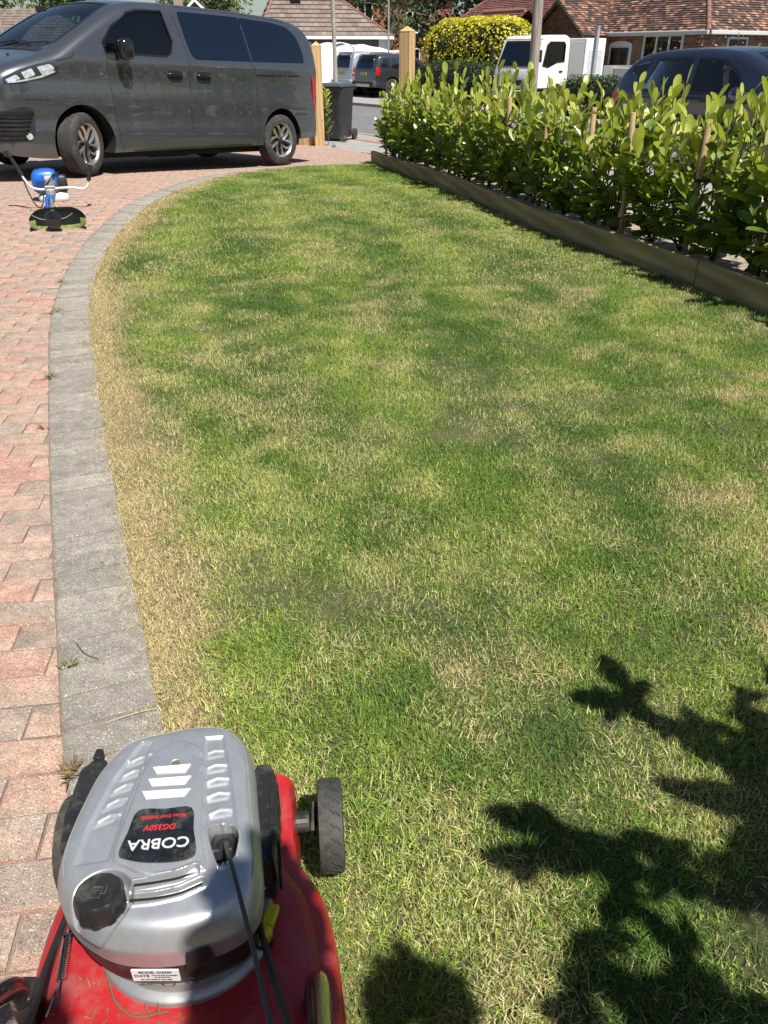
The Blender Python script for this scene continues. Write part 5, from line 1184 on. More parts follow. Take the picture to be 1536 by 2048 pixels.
mb = MB(); mb.lathe([(.001,.0006),(.0055,.0006),(.0062,-.001)], 16, Matrix.Translation((-.300,.767,.3712))); mb.build('screw', pm('rusty_screw', (.28,.22,.15), .5, .6), mow, world=True)
# sticker on the rear of the housing
sx0, sx1, sz0, sz1, sy = -.308, -.250, .270, .293, .5128
def back_y(x): 
    i = np.argmin(np.abs(OC[:,0]-x)+np.where(OC[:,1] > .6, 9, 0)); return float(cc_[1]+(OC[i,1]-cc_[1])*.97)
ya, yb = back_y(sx0)-.003, back_y(sx1)-.003
mb = MB(); mb.prism([Vector((sx0, ya, sz0)), Vector((sx1, yb, sz0)), Vector((sx1, yb, sz1)), Vector((sx0, ya, sz1))], (0,-.002,0)); sk = mb.build('sticker', pm('sticker_white', (.7,.7,.68), .5, var=.05), mow, world=True)
ang = math.atan2(yb-ya, sx1-sx0); m_ink = pm('ink', (.02,.02,.02), .7)
for s_, dx, dz, sz_ in (('MODEL DG350', 0, .0075, .0062), ('DAYE', -.017, 0, .0075), ('DAYE POWER MACHINERY', .011, .001, .0026), ('SN 350 DG 98.5cc', .008, -.003, .0026), ('DO NOT REMOVE THIS LABEL', 0, -.0078, .0029)):
    text(s_, (-.279+dx*math.cos(ang), (ya+yb)/2-.0024+dx*math.sin(ang), .2815+dz), sz_, (R(90), 0, ang), m_ink, sk, ext=.0002)
mi_ = pm('moulded_mark', (.07,.07,.07), .5)
for q, dx in enumerate((-.296,-.268,-.24)):
    mb = MB(); yq = back_y(dx)+.0015
    mb.tube([Vector((dx+.008*math.cos(a), yq, .2545+.006*math.sin(a))) for a in [k*2*math.pi/(3 if q == 0 else 14)+math.pi/2 for k in range(3 if q == 0 else 14)]], .0006, 4, closed=True)
    mb.build('moulded_symbol', mi_, mow, world=True)
# fuel cap
CM = Matrix.Translation((-.345,.560,.352)) @ Matrix.Rotation(R(-7), 4, 'X')
mb = MB(); vs = []; nC = 56; lv = [(.0295,0,1),(.030,.006,1),(.030,.022,1),(.0288,.0275,.6),(.026,.0305,0),(.024,.0297,0),(.001,.0297,0)]
for r_, h_, fl in lv:
    for k in range(nC):
        a = 2*math.pi*k/nC; rr = r_-fl*.0018*(1 if (k // 3) % 2 else 0); vs.append(CM @ Vector((rr*math.cos(a), rr*math.sin(a), h_)))
mb.add(vs, [(i*nC+k, i*nC+(k+1) % nC, (i+1)*nC+(k+1) % nC, (i+1)*nC+k) for i in range(len(lv)-1) for k in range(nC)]); fc = mb.build('fuel_cap', m_satin, mow, smooth=35, world=True)
mb = MB(); pr = lambda x, y: CM @ Vector((x, y, .0303))
mb.tube([pr(-.009,-.010), pr(.004,-.010), pr(.004,.006), pr(-.009,.006)], .0007, 4, closed=True); mb.tube([pr(-.007,.000), pr(.002,.000), pr(.002,.004), pr(-.007,.004)], .0006, 4, closed=True); mb.tube([pr(.004,-.004), pr(.009,-.004), pr(.009,.005), pr(.006,.009)], .0007, 4); mb.build('pump_symbol', mi_, fc, world=True)
# muffler guard on the right, air filter box on the left
def slab(name, pts, z0, z1, mat, bevel=.006):
    mb = MB(); mb.prism([Vector((x, y, z0)) for x, y in pts], (0,0,z1-z0)); return mb.build(name, mat, mow, world=True, bevel=bevel)
mg_ = slab('muffler_guard', [(-.200,.818),(-.178,.822),(-.164,.80),(-.149,.69),(-.153,.655),(-.176,.652)], .215, .313, m_satin, .008)
for k in range(4):
    y = .668+k*.04; mb = MB(); mb.box((-.158-.05*(y-.69)*2, y, .3135), (.005,.026,.003), (0,0,R(8))); mb.build('slot', m_seam, mg_, world=True)
for k in range(5):
    y = .665+k*.03; mb = MB(); mb.box((-.1485-.135*(y-.69), y, .27), (.003,.014,.06), (0,0,R(8))); mb.build('slot', m_seam, mg_, world=True)
mb = MB(); mb.lathe([(.001,.012),(.012,.009),(.016,0),(.016,-.03)], 18, Matrix.Translation((-.163,.70,.305))); mb.build('muffler_boss', m_satin, mow, smooth=50, world=True)
slab('air_filter_box', [(-.425,.825),(-.447,.828),(-.462,.80),(-.458,.72),(-.445,.665),(-.42,.66)], .215, .318, m_satin, .008)
mb = MB(); mb.box((-.443,.832,.31), (.012,.02,.02)); mb.build('filter_catch', m_satin, mow, world=True, bevel=.003)
# recoil starter throat
mb = MB(); mb.box((-.212,.645,.352), (.03,.04,.018), (R(-25),0,R(6))); mb.lathe([(.003,.012),(.008,.011),(.011,.0)], 14, Matrix.Translation((-.208,.640,.362)) @ Matrix.Rotation(R(30),4,'X')); mb.build('starter_throat', m_satin, mow, world=True, bevel=.004)
mb = MB(); mb.lathe([(.001,.004),(.006,.003),(.007,0)], 12, Matrix.Translation((-.204,.617,.352))); mb.build('screw', m_chrome, mow, smooth=40, world=True)
mb = MB(); mb.tube(crv([(-.209,.644,.368),(-.196,.610,.385),(-.178,.565,.41),(-.103,.36,.505),(-.02,.10,.65),(.0,-.06,.86)], 8), .0026, 8); mb.build('starter_rope', pm('rope', (.05,.05,.052), .85, var=.4, scale=300, bmp=.4, bscale=400), mow, smooth=60, world=True)
mb = MB(); mb.tube(crv([(-.172,.66,.262),(-.170,.62,.255),(-.155,.565,.285),(-.0985,.407,.40),(-.03,.22,.56),(.02,.0,.82)], 8), .0042, 8); mb.build('brake_cable', m_grip, mow, smooth=60, world=True)
mb = MB(); mb.tube(crv([(-.428,.64,.25),(-.425,.58,.262),(-.405,.50,.31),(-.366,.40,.40),(-.34,.25,.56),(-.34,.0,.85)], 8), .0042, 8); mb.build('throttle_cable', m_grip, mow, smooth=60, world=True)
def spring(name, a, b_, r, turns, wire, mat):
    a, b_ = Vector(a), Vector(b_); d = b_-a; L = d.length; d.normalize(); u_ = d.orthogonal().normalized(); w_ = d.cross(u_); mb = MB(); N_2 = turns*10
    mb.tube([a+d*L*k/N_2+(u_*math.cos(k*.6283)+w_*math.sin(k*.6283))*r for k in range(N_2+1)], wire, 5); mb.tube([b_, b_+d*.03], wire, 5); return mb.build(name, mat, mow, smooth=60, world=True)
spring('return_spring', (-.414,.585,.262), (-.408,.532,.245), .005, 22, .0012, m_chrome)
spring('governor_spring', (-.168,.655,.275), (-.166,.625,.272), .0025, 12, .0007, m_chrome)
mb = MB(); mb.tube(crv([(-.408,.532,.245),(-.412,.515,.24),(-.416,.495,.232)], 4), .0012, 5); mb.build('spring_wire', m_chrome, mow, world=True)
mb = MB(); mb.tube(crv([(-.167,.640,.275),(-.165,.632,.277),(-.162,.636,.278),(-.164,.645,.277),(-.167,.640,.275)], 4), .0011, 5); mb.tube([(-.167,.628,.274),(-.168,.60,.262)], .0011, 5); mb.lathe([(.001,.012),(.006,.012),(.006,-.012),(.001,-.012)], 10, Matrix.Translation((-.168,.597,.262)) @ Matrix.Rotation(R(80),4,'X')); mb.build('cable_end', m_chrome, mow, world=True)
# dipstick
m_yel = pm('yellow_plastic', (.62,.50,.015), .4, var=.06)
mb = MB(); mb.lathe([(.001,.008),(.011,.008),(.014,.004),(.014,-.012)], 18, Matrix.Translation((-.163,.594,.248))); mb.box((-.153,.612,.252), (.017,.03,.012), (0,0,R(-12))); mb.build('dipstick_cap', m_yel, mow, world=True, bevel=.003)
mb = MB(); mb.lathe([(.014,.02),(.014,-.03)], 14, Matrix.Translation((-.163,.594,.225))); mb.build('oil_filler', m_satin, mow, world=True)
# wheels
m_mwheel = pm('mower_wheel_plastic', (.042,.042,.038), .7, var=.3, scale=30, bmp=.4, bscale=140, dirt=(.11,.115,.07), dirts=26)
def mwheel(c, r, w, label=None):
    M = Matrix.Translation(c) @ Matrix.Rotation(R(5.5), 4, 'Z') @ Matrix.Rotation(R(90), 4, 'Y'); h = w/2
    mb = MB(); mb.lathe([(r*.55,-h),(r*.9,-h),(r*.985,-h*.9),(r,-h*.75),(r,h*.75),(r*.985,h*.9),(r*.9,h),(r*.55,h)], 48, M); wo = mb.build('wheel', m_mwheel, mow, smooth=35, world=True)
    mb = MB(); mb.lathe([(r*.56,-h*.9),(r*.5,-h*.5),(r*.2,-h*.6),(.001,-h*.7)], 30, M); mb.lathe([(r*.56,h*.9),(r*.5,h*.5),(r*.2,h*.6),(.001,h*.7)], 30, M); mb.build('hub', m_satin, wo, smooth=35, world=True)
    mb = MB(); nl = 22
    for k in range(nl):
        a = 2*math.pi*k/nl
        for sg in (-1, 1):
            a2_ = a+(math.pi/nl if sg > 0 else 0)
            pts_ = [(0,-.10),(.42,.02),(.5,-.05),(.92,.07)]
            for (q0, d0), (q1, d1) in zip(pts_[:-1], pts_[1:]):
                mb.tube([M @ Vector(((r+.0006)*math.cos(a2_+d0), (r+.0006)*math.sin(a2_+d0), sg*h*q0*.8)), M @ Vector(((r+.0006)*math.cos(a2_+d1), (r+.0006)*math.sin(a2_+d1), sg*h*q1*.8))], .0013, 4)
    mb.build('tread', m_mwheel, wo, world=True)
mwheel((-.094,.886,.078), .078, .044); mwheel((-.527,.850,.078), .078, .044); mwheel((.01,.30,.1), .1, .045); mwheel((-.44,.26,.1), .1, .045)
mb = MB(); mb.tube([(-.16,.862,.115),(-.128,.865,.115)], .017, 16); mb.box((-.122,.875,.11), (.008,.05,.03), (R(20),0,0)); mb.tube([(-.128,.886,.085),(-.105,.888,.085)], .010, 12); mb.build('axle_bracket', m_satin, mow, world=True, bevel=.002)
mb = MB(); mb.tube([(-.46,.83,.115),(-.50,.845,.115)], .017, 16); mb.tube([(-.49,.85,.095),(-.51,.855,.095)], .010, 12); mb.build('axle_bracket', m_satin, mow, world=True)
# handle
m_tubeb = pm('handle_tube_paint', (.02,.021,.02), .22, var=.1, coat=.6)
mb = MB(); mb.tube(crv([(-.083,.512,.25),(-.080,.502,.295),(-.064,.397,.415),(-.03,.15,.70),(.0,-.12,1.0),(-.02,-.16,1.02),(-.17,-.165,1.022),(-.33,-.16,1.02),(-.355,-.12,1.0),(-.385,.15,.70),(-.428,.40,.415),(-.445,.495,.295),(-.447,.507,.25)], 8), .0135, 14); mb.build('handlebar', m_tubeb, mow, smooth=60, world=True)
for x in (-.083,-.447):
    mb = MB(); mb.box((x,.515,.225), (.03,.03,.07)); mb.build('handle_bracket', m_satin, mow, world=True, bevel=.004)
# twig caught on the deck
mb = MB(); mb.tube(crv([(-.362,.553,.226),(-.350,.535,.224),(-.340,.518,.224),(-.318,.503,.222),(-.300,.500,.222),(-.283,.504,.222),(-.268,.506,.222)], 5), [.0016]*31, 6)
mb.tube(crv([(-.290,.502,.222),(-.296,.508,.224),(-.300,.514,.225)], 4), .0011, 5); mb.tube(crv([(-.281,.504,.222),(-.284,.514,.224),(-.288,.524,.226)], 4), .0014, 5)
tag(mb.build('twig', pm('twig_bark', (.17,.11,.06), .9, var=.3), None, smooth=60), 'thin forked brown twig lying on the red mower deck', 'twig')
# ------------------------------------------------------------------ houses, hedges, trees, poles across the road
m_brick = brick_mat('brown_brick', [(0, (.13,.065,.045)), (.5, (.20,.10,.065)), (1, (.27,.15,.10))], (.30,.25,.20))
m_brick2 = brick_mat('red_brick', [(0, (.24,.075,.05)), (.5, (.31,.10,.065)), (1, (.36,.14,.09))], (.32,.26,.21))
m_tmix = brick_mat('weathered_clay_tiles', [(0, (.045,.03,.028)), (.42, (.10,.06,.05)), (.64, (.17,.09,.065)), (.83, (.30,.145,.095)), (1, (.40,.25,.18))], (.05,.035,.03), .17, .11, .014)
m_tred = brick_mat('red_clay_tiles', [(0, (.12,.05,.042)), (.5, (.175,.072,.058)), (1, (.24,.10,.08))], (.05,.028,.025), .17, .11, .012)
m_tbrn = brick_mat('brown_concrete_tiles', [(0, (.15,.115,.095)), (.5, (.20,.155,.13)), (1, (.25,.20,.17))], (.09,.07,.06), .33, .34, .02)
m_ridge = pm('ridge_tile', (.24,.12,.09), .9, var=.3, scale=3); m_upvc = pm('white_upvc', (.74,.75,.75), .35, var=.03); m_gutter = pm('white_gutter', (.55,.55,.53), .5, var=.06)
m_pane = glass('house_pane', (.10,.12,.13), .5); m_curt = pm('net_curtain', (.42,.43,.42), .8, var=.25, scale=14); m_hdoor = pm('dark_green_door', (.012,.022,.022), .3, coat=.4); m_bargeb = pm('barge_board', (.06,.045,.038), .8, var=.2)
def roof(parent, name, q, gauge, mat, lip=.03):
    """stepped tile courses on a quad: eave left, eave right, ridge right, ridge left"""
    e0, e1, r1, r0 = [Vector(p) for p in q]; L = ((r0+r1)/2-(e0+e1)/2).length; n_ = max(2, int(L/gauge)); nrm = (e1-e0).cross((r0+r1)/2-e0).normalized()
    if nrm.z < 0: nrm = -nrm
    mb = MB(); ux_ = (e1-e0).normalized()
    for k in range(n_):
        a, b_ = k/n_, (k+1)/n_; p0, p1 = e0.lerp(r0, a)+nrm*lip, e1.lerp(r1, a)+nrm*lip; p2, p3 = e1.lerp(r1, b_)+nrm*.004, e0.lerp(r0, b_)+nrm*.004
        q0, q1 = p0-nrm*lip, p1-nrm*lip; off_ = (k % 2)*.5; g = lambda p, v: ((p-e0).dot(ux_)+100, v)
        mb.add([q0, q1, p1, p0, p2, p3], [(0,1,2,3),(3,2,4,5)], 0, [[g(q0, k*gauge), g(q1, k*gauge), g(p1, k*gauge+.01), g(p0, k*gauge+.01)], [g(p0, k*gauge+.006), g(p1, k*gauge+.006), g(p2, (k+1)*gauge-.006), g(p3, (k+1)*gauge-.006)]])
    return mb.build(name, mat, parent)
def wall(parent, a, b_, z0, z1, mat, name='wall'):
    a, b_ = Vector(a), Vector(b_); L = (b_-a).length; mb = MB()
    mb.add([(a.x,a.y,z0),(b_.x,b_.y,z0),(b_.x,b_.y,z1),(a.x,a.y,z1)], [(0,1,2,3)], 0, [[(50,z0+20),(50+L,z0+20),(50+L,z1+20),(50,z1+20)]]); return mb.build(name, mat, parent)
def window(parent, x0, x1, z0, z1, y, nl=3, sill=True, curtain=True):
    """casement in a wall facing -y at plane y"""
    mb = MB(); fw_ = .06
    for x in [x0+(x1-x0)*k/nl for k in range(nl+1)]: mb.box((x, y-.03, (z0+z1)/2), (fw_, .08, z1-z0))
    mb.box(((x0+x1)/2, y-.0305, z0), (x1-x0+fw_-.004, .081, fw_)); mb.box(((x0+x1)/2, y-.0305, z1), (x1-x0+fw_-.004, .081, fw_))
    fo = mb.build('window', m_upvc, parent)
    for k in range(nl):
        a, b_ = x0+(x1-x0)*k/nl+.03, x0+(x1-x0)*(k+1)/nl-.03; mb = MB(); mb.box(((a+b_)/2, y-.012, (z0+z1)/2), (b_-a, .008, z1-z0-.06)); mb.build('pane', m_pane, fo)
    if curtain:
        mb = MB(); n_ = 60; vs = []
        for k in range(n_+1): x = x0+.04+(x1-x0-.08)*k/n_; yy = y-.006+.0025*math.sin(k*1.3); vs += [(x, yy, z0+.04), (x, yy, z1-.04)]
        mb.add(vs, [(2*k, 2*k+2, 2*k+3, 2*k+1) for k in range(n_) if abs(k/n_-.5) > .12 or k % 9 < 3]); mb.build('curtain', m_curt, fo)
    if sill: mb = MB(); mb.box(((x0+x1)/2, y-.06, z0-.05), (x1-x0+.14, .16, .04)); mb.build('sill', m_upvc, fo)
    return fo
# bungalow on the right, hipped, with a projecting gable
p = ST(-6, 15); HB_ = thing('bungalow', 'brown brick bungalow with patchy orange clay tiled roof, behind the lorry', 'house', (p.x, p.y, -.4), (0,0,SANG))
ze = 2.36; XL, XR, YD = -10.3, 3.9, 7.2; rz_ = ze-.06+3.6*.92
wall(HB_, (XL,0), (XR,0), 0, ze, m_brick); wall(HB_, (XR,0), (XR,YD), 0, ze, m_brick); wall(HB_, (XL,YD), (XL,0), 0, ze, m_brick); wall(HB_, (XR,YD), (XL,YD), 0, ze, m_brick)
E0, E1 = (XL-.35,-.35,ze-.06), (XR+.35,-.35,ze-.06); E2, E3 = (XR+.35,YD+.35,ze-.06), (XL-.35,YD+.35,ze-.06); Q0, Q1 = (XL+3.4,3.6,rz_), (XR-3.4,3.6,rz_)
def lerp3(a, b_, t): return tuple(a[i]+(b_[i]-a[i])*t for i in range(3))
xm = -2.6; tE = (xm-E0[0])/(E1[0]-E0[0]); tQ = (xm-Q0[0])/(Q1[0]-Q0[0])
roof(HB_, 'roof', (E0, lerp3(E0, E1, tE), lerp3(Q0, Q1, tQ), Q0), .11, m_tred); roof(HB_, 'roof', (lerp3(E0, E1, tE), E1, Q1, lerp3(Q0, Q1, tQ)), .11, m_tmix)
roof(HB_, 'roof', (E1, E2, Q1, Q1), .11, m_tmix); roof(HB_, 'roof', (E3, E0, Q0, Q0), .11, m_tred); roof(HB_, 'roof', (E2, E3, Q0, Q1), .11, m_tred)
def ridge_tiles(parent, a, b_, r=.09, step=.33, name='ridge_tile'):
    a, b_ = Vector(a), Vector(b_); d = b_-a; n_ = max(1, int(d.length/step)); d.normalize(); mb = MB(); mb.tube([(0,0,0), tuple(d*(step*.93))], [r, r*.94], 8); me_ = mb.mesh('ridge_tile', m_ridge, 60)
    for k in range(n_): o = link(name, me_, parent); o.location = a+d*step*k
ridge_tiles(HB_, Q0, Q1); ridge_tiles(HB_, E1, Q1, .08); ridge_tiles(HB_, E0, Q0, .08)
# gable
gx0, gx1, gxa, gy = -2.75, -.05, -1.4, -1.5; zg = ze-.05; za = 3.36
wall(HB_, (gx0+.15,gy), (gx1-.15,gy), 0, zg, m_brick); wall(HB_, (gx1-.15,gy), (gx1-.15,0), 0, zg, m_brick)
mb = MB(); mb.add([(gx0+.1,gy-.01,zg-.02),(gx1-.1,gy-.01,zg-.02),(gxa,gy-.01,za-.06)], [(0,1,2)], 0, [[(50,20),(52.5,20),(51.2,21)]]); mb.build('gable_tile_hanging', m_tred, HB_)
roof(HB_, 'roof', ((gx1+.12,gy-.2,zg-.1),(gx1+.12,2.4,zg-.1),(gxa,2.4,za),(gxa,gy-.2,za)), .11, m_tmix); roof(HB_, 'roof', ((gx0-.12,2.4,zg-.1),(gx0-.12,gy-.2,zg-.1),(gxa,gy-.2,za),(gxa,2.4,za)), .11, m_tred)
ridge_tiles(HB_, (gxa,gy-.2,za+.02), (gxa,2.2,za+.02), .08)
for xx in (gx0-.14, gx1+.14):
    mb = MB(); A_, B_ = Vector((xx,gy-.21,zg-.14)), Vector((gxa,gy-.21,za-.02)); mb.prism([A_, B_, B_+Vector((0,0,-.14)), A_+Vector((0,0,-.12))], (0,-.03,0)); mb.build('barge_board', m_bargeb, HB_)
# small lean roof with a pale mortared ridge
roof(HB_, 'roof', ((-7.2,-1.75,2.15),(-4.4,-1.75,2.15),(-4.4,-.35,3.14),(-7.2,-.35,3.14)), .11, m_tred); roof(HB_, 'roof', ((-4.4,.9,2.5),(-7.2,.9,2.5),(-7.2,-.35,3.14),(-4.4,-.35,3.14)), .11, m_tred)
mb = MB(); mb.add([(-7.2,-1.75,2.15),(-7.2,-.35,3.14),(-7.2,.9,2.5)], [(0,1,2)], 0); mb.build('gablet', m_bargeb, HB_); ridge_tiles(HB_, (-7.2,-.35,3.16), (-4.4,-.35,3.16), .09)
wall(HB_, (-7.0,-1.5), (-4.5,-1.5), 0, 2.2, m_brick)
mb = MB(); mb.box(((XR-.0)/2+.15,-.41,ze-.10), (XR+.5,.1,.12)); mb.build('gutter', m_gutter, HB_, bevel=.02); mb = MB(); mb.box((XR+.41,YD/2,ze-.10), (.1,YD+.6,.12)); mb.build('gutter', m_gutter, HB_, bevel=.02)
mb = MB(); mb.box(((XR)/2+.15,-.2,ze-.055), (XR+.45,.36,.03)); mb.build('soffit', m_gutter, HB_)
window(HB_, 1.42, 3.05, 1.02, 2.2, 0, 3)
mb = MB(); dx0, dx1 = -.12, .82
pts_ = [Vector((dx0-.06,-.05,0)), Vector((dx1+.06,-.05,0)), Vector((dx1+.06,-.05,1.93))]+[Vector((.35+.53*math.cos(a), -.05, 1.93+.13*math.sin(a))) for a in [math.pi*k/8 for k in range(1, 8)]]+[Vector((dx0-.06,-.05,1.93))]
mb.prism(pts_, (0,.045,0)); dr = mb.build('door', m_upvc, HB_)
mb = MB(); mb.box((.35,-.07,.92), (.80,.05,1.84)); mb.build('door_leaf', m_hdoor, dr, bevel=.01)
for sx in (.16,.54):
    mb = MB(); mb.box((sx,-.1,1.35), (.22,.012,.7)); mb.build('pane', m_pane, dr); mb = MB(); mb.box((sx,-.1,.45), (.24,.015,.5)); mb.build('panel', m_hdoor, dr, bevel=.006)
mb = MB(); mb.tube([(.72,-.13,1.0),(.72,-.13,1.1)], .012, 6); mb.build('handle', m_chrome, dr)
window(HB_, -6.3, -5.2, 1.0, 1.9, -1.5, 2)
# side window in the right-hand wall
mb = MB(); mb.box((XR+.03,1.7,1.7), (.08,1.1,.9)); sw = mb.build('window', m_upvc, HB_); mb = MB(); mb.box((XR+.075,1.7,1.7), (.01,.95,.76)); mb.build('pane', m_pane, sw)
# white garden wall, left of the hatchback
p = ST(-4.95, 13.0); mb = MB(); mb.box((2.2,0,.6), (4.6,.2,1.2)); mb.box((2.2,0,1.22), (4.66,.26,.05)); o = mb.build('garden_wall', pm('white_render', (.66,.65,.62), .85, var=.06, dirt=(.5,.48,.44), dirts=2), bevel=.01); o.location = (p.x, p.y, -.4); o.rotation_euler = (0,0,SANG); tag(o, 'low white rendered wall in front of the brown brick bungalow', 'wall')
# brown-roofed bungalow on the left
BL = thing('bungalow', 'bungalow with brown tiled pyramid roof and white gutter behind the van', 'house', (-6.0,44.6,-.4), (0,0,math.atan2(1.2,6.3)))
w_ = 6.41; dpt = 7.0; zl = 2.42
wall(BL, (0,.4), (w_,.4), 0, zl, pm('dark_cladding', (.10,.085,.075), .8), 'wall'); wall(BL, (w_,.4), (w_,dpt), 0, zl, m_brick); wall(BL, (0,dpt), (0,.4), 0, zl, m_brick)
ap = (1.6,4.4,5.55); c0, c1, c2, c3 = (-.2,0,zl), (w_+.15,0,zl), (w_+.15,dpt+.3,zl), (-.2,dpt+.3,zl); ap2 = (2.2,4.4,5.55)
for q in ((c0,c1,ap2,ap), (c1,c2,ap2,ap2), (c2,c3,ap,ap2), (c3,c0,ap,ap)): roof(BL, 'roof', q, .34, m_tbrn, .045)
ridge_tiles(BL, c1, ap2, .08, .4); ridge_tiles(BL, c0, ap, .08, .4)
mb = MB(); mb.box((w_/2,-.03,zl-.06), (w_+.4,.1,.14)); mb.build('gutter', m_upvc, BL); mb = MB(); mb.tube([(1.15,.0,zl-.08),(1.1,.3,zl-.3),(1.1,.33,.2)], .05, 8); mb.build('downpipe', m_upvc, BL)
window(BL, .3, 1.0, 1.1, 2.15, .4, 1, curtain=False); window(BL, 1.4, 2.4, 1.1, 2.15, .4, 2, curtain=False)
mb = MB(); mb.box((w_-.25,.36,1.2), (.5,.06,2.3)); mb.build('corner_panel', m_upvc, BL)
mb = MB(); mb.box((1.9,2.2,4.1), (.5,.7,.06), (R(38),0,0)); mb.build('roof_light', m_pane, BL)
mb = MB(); mb.tube([(2.6,2.6,4.2),(2.6,2.6,4.9)], .07, 8); mb.build('flue', m_blackp, BL)
# further houses, half hidden
def far_house(label, loc, rz, w, d, h, rh, mat, rmat, wins, gable=False):
    t = thing('house', label, 'house', loc, (0,0,rz)); wall(t, (0,0), (w,0), 0, h, mat); wall(t, (w,0), (w,d), 0, h, mat); wall(t, (0,d), (0,0), 0, h, mat); wall(t, (w,d), (0,d), 0, h, mat)
    if gable:
        mb = MB(); mb.add([(0,-.01,h),(w,-.01,h),(w/2,-.01,h+rh)], [(0,1,2)], 0, [[(50,20),(50+w,20),(50+w/2,20+rh)]]); mb.build('gable_wall', mat, t)
        roof(t, 'roof', ((w+.3,-.3,h-.1),(w+.3,d,h-.1),(w/2,d,h+rh),(w/2,-.3,h+rh)), .3, rmat); roof(t, 'roof', ((-.3,d,h-.1),(-.3,-.3,h-.1),(w/2,-.3,h+rh),(w/2,d,h+rh)), .3, rmat)
        for xx in (-.32, w+.32):
            mb = MB(); A_, B_ = Vector((xx,-.31,h-.16)), Vector((w/2,-.31,h+rh)); mb.prism([A_, B_, B_+Vector((0,0,-.2)), A_+Vector((0,0,-.18))], (0,-.04,0)); mb.build('barge_board', m_upvc, t)
    else:
        a, b_, c_, e = (-.3,-.3,h), (w+.3,-.3,h), (w+.3,d+.3,h), (-.3,d+.3,h); r0, r1 = (d*.4,d/2,h+rh), (w-d*.4,d/2,h+rh)
        for q in ((a,b_,r1,r0), (b_,c_,r1,r1), (c_,e,r0,r1), (e,a,r0,r0)): roof(t, 'roof', q, .3, rmat)
    for x0, x1, z0, z1 in wins: window(t, x0, x1, z0, z1, 0, 2, curtain=False)
    mb = MB(); mb.box((w*.3,d*.5,h+rh*.9), (.6,.5,1.3)); mb.build('chimney', mat, t)
    for k in (-.12,.12): mb = MB(); mb.lathe([(.09,0),(.11,.05),(.08,.12),(.09,.35)], 12, Matrix.Translation((w*.3+k,d*.5,h+rh*.9+.65))); mb.build('chimney_pot', m_ridge, t)
    return t
far_house('red brick two-storey house seen between trees above the gate post', (-3.2,70,-.6), R(4), 8.5, 7, 5.4, 2.4, m_brick2, m_tbrn, [(4.95,5.9,3.3,4.6),(1.2,2.3,4.1,5.2),(5.0,6.0,.9,2.2)])
far_house('grey-roofed house with white barge boards just above the van roof', (-14.6,58,-.6), R(12), 5.2, 7, 2.4, 2.5, m_brick, m_tbrn, [(1.4,2.6,.9,2.1)], True)
far_house('distant house with chimney pots at the upper left corner', (-30.5,57,-.6), R(-4), 11, 7, 2.2, 2.2, m_brick, m_tbrn, [(3,4.2,.9,2.0)])
# hedges
def leaf_cloud(pts, nrms, size, jit, mat):
    """small leaf quads, one per point, roughly facing along the given normals"""
    mb = MB()
    for p, nn_ in zip(pts, nrms):
        d = Vector((random.gauss(0,1), random.gauss(0,1), random.gauss(0,1))); nz = (Vector(nn_)+d*jit).normalized(); t_ = nz.orthogonal().normalized(); a = random.random()*6.283; b_ = nz.cross(t_); x = t_*math.cos(a)+b_*math.sin(a); y = nz.cross(x); s_ = size*random.uniform(.6,1.35); p = Vector(p)
        mb.add([p-x*s_*.5, p-y*s_*.28+nz*s_*.08, p+x*s_*.5, p+y*s_*.28+nz*s_*.08], [(0,1,2,3)])
    return mb
def hedge(name, label, a0, a1, b0, b1, z0, z1, n_, size, mat, core, rnd=.3, lump=.12, group=None, low=None):
    c_ = ST((a0+a1)/2, (b0+b1)/2); t = thing(name, label, 'hedge', (c_.x, c_.y, z0), (0,0,SANG), group); hx_, hy_, hz_ = (a1-a0)/2, (b1-b0)/2, (z1-z0)
    def surf():
        while True:
            th_ = random.random()*2*math.pi; ph = math.acos(random.uniform(-.2,1)); v = Vector((math.sin(ph)*math.cos(th_), math.sin(ph)*math.sin(th_), math.cos(ph)))
            k = 1/max(abs(v.x)**(1/rnd) + abs(v.y)**(1/rnd) + max(0, v.z)**(1/rnd), 1e-6)**rnd if False else (abs(v.x)**5+abs(v.y)**5+abs(v.z)**5)**(-1/5)
            q = v*k; x, y, z = q.x*hx_, q.y*hy_, q.z*hz_
            if z < 0: z = random.random()*hz_*.4
            nn_ = Vector((math.copysign(abs(q.x)**4, q.x)/hx_, math.copysign(abs(q.y)**4, q.y)/hy_, max(0, q.z)**4/hz_)); nn_ = nn_.normalized() if nn_.length > 1e-9 else Vector((0,0,1))
            return Vector((x, y, z)), nn_
    P_, N_3, P2, N2 = [], [], [], []
    while len(P_)+len(P2) < n_:
        q, nn_ = surf()
        if random.random() > .45+.55*abs(nn_.y)+.3*nn_.z: continue
        lu = fbm(np.array([q.x*2.2+q.z*1.3]), np.array([q.y*2.2+q.z*2.1]), 2)[0]-.5; q = q+nn_*(lu*lump*2+random.uniform(-.10,.05))
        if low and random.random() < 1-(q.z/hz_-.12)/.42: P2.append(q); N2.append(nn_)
        else: P_.append(q); N_3.append(nn_)
    leaf_cloud(P_, [n3+Vector((0,0,.5)) for n3 in N_3], size, .55, mat).build('foliage', mat, t)
    if P2: leaf_cloud(P2, N2, size, .55, low).build('foliage', low, t, label='lower leaves, greener and darkened for shade')
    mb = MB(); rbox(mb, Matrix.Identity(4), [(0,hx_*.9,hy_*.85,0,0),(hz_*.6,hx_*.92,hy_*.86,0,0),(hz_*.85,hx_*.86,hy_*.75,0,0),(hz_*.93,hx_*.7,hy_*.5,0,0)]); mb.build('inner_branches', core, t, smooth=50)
    return t
m_core = pm('hedge_interior', (.015,.022,.008), .95)
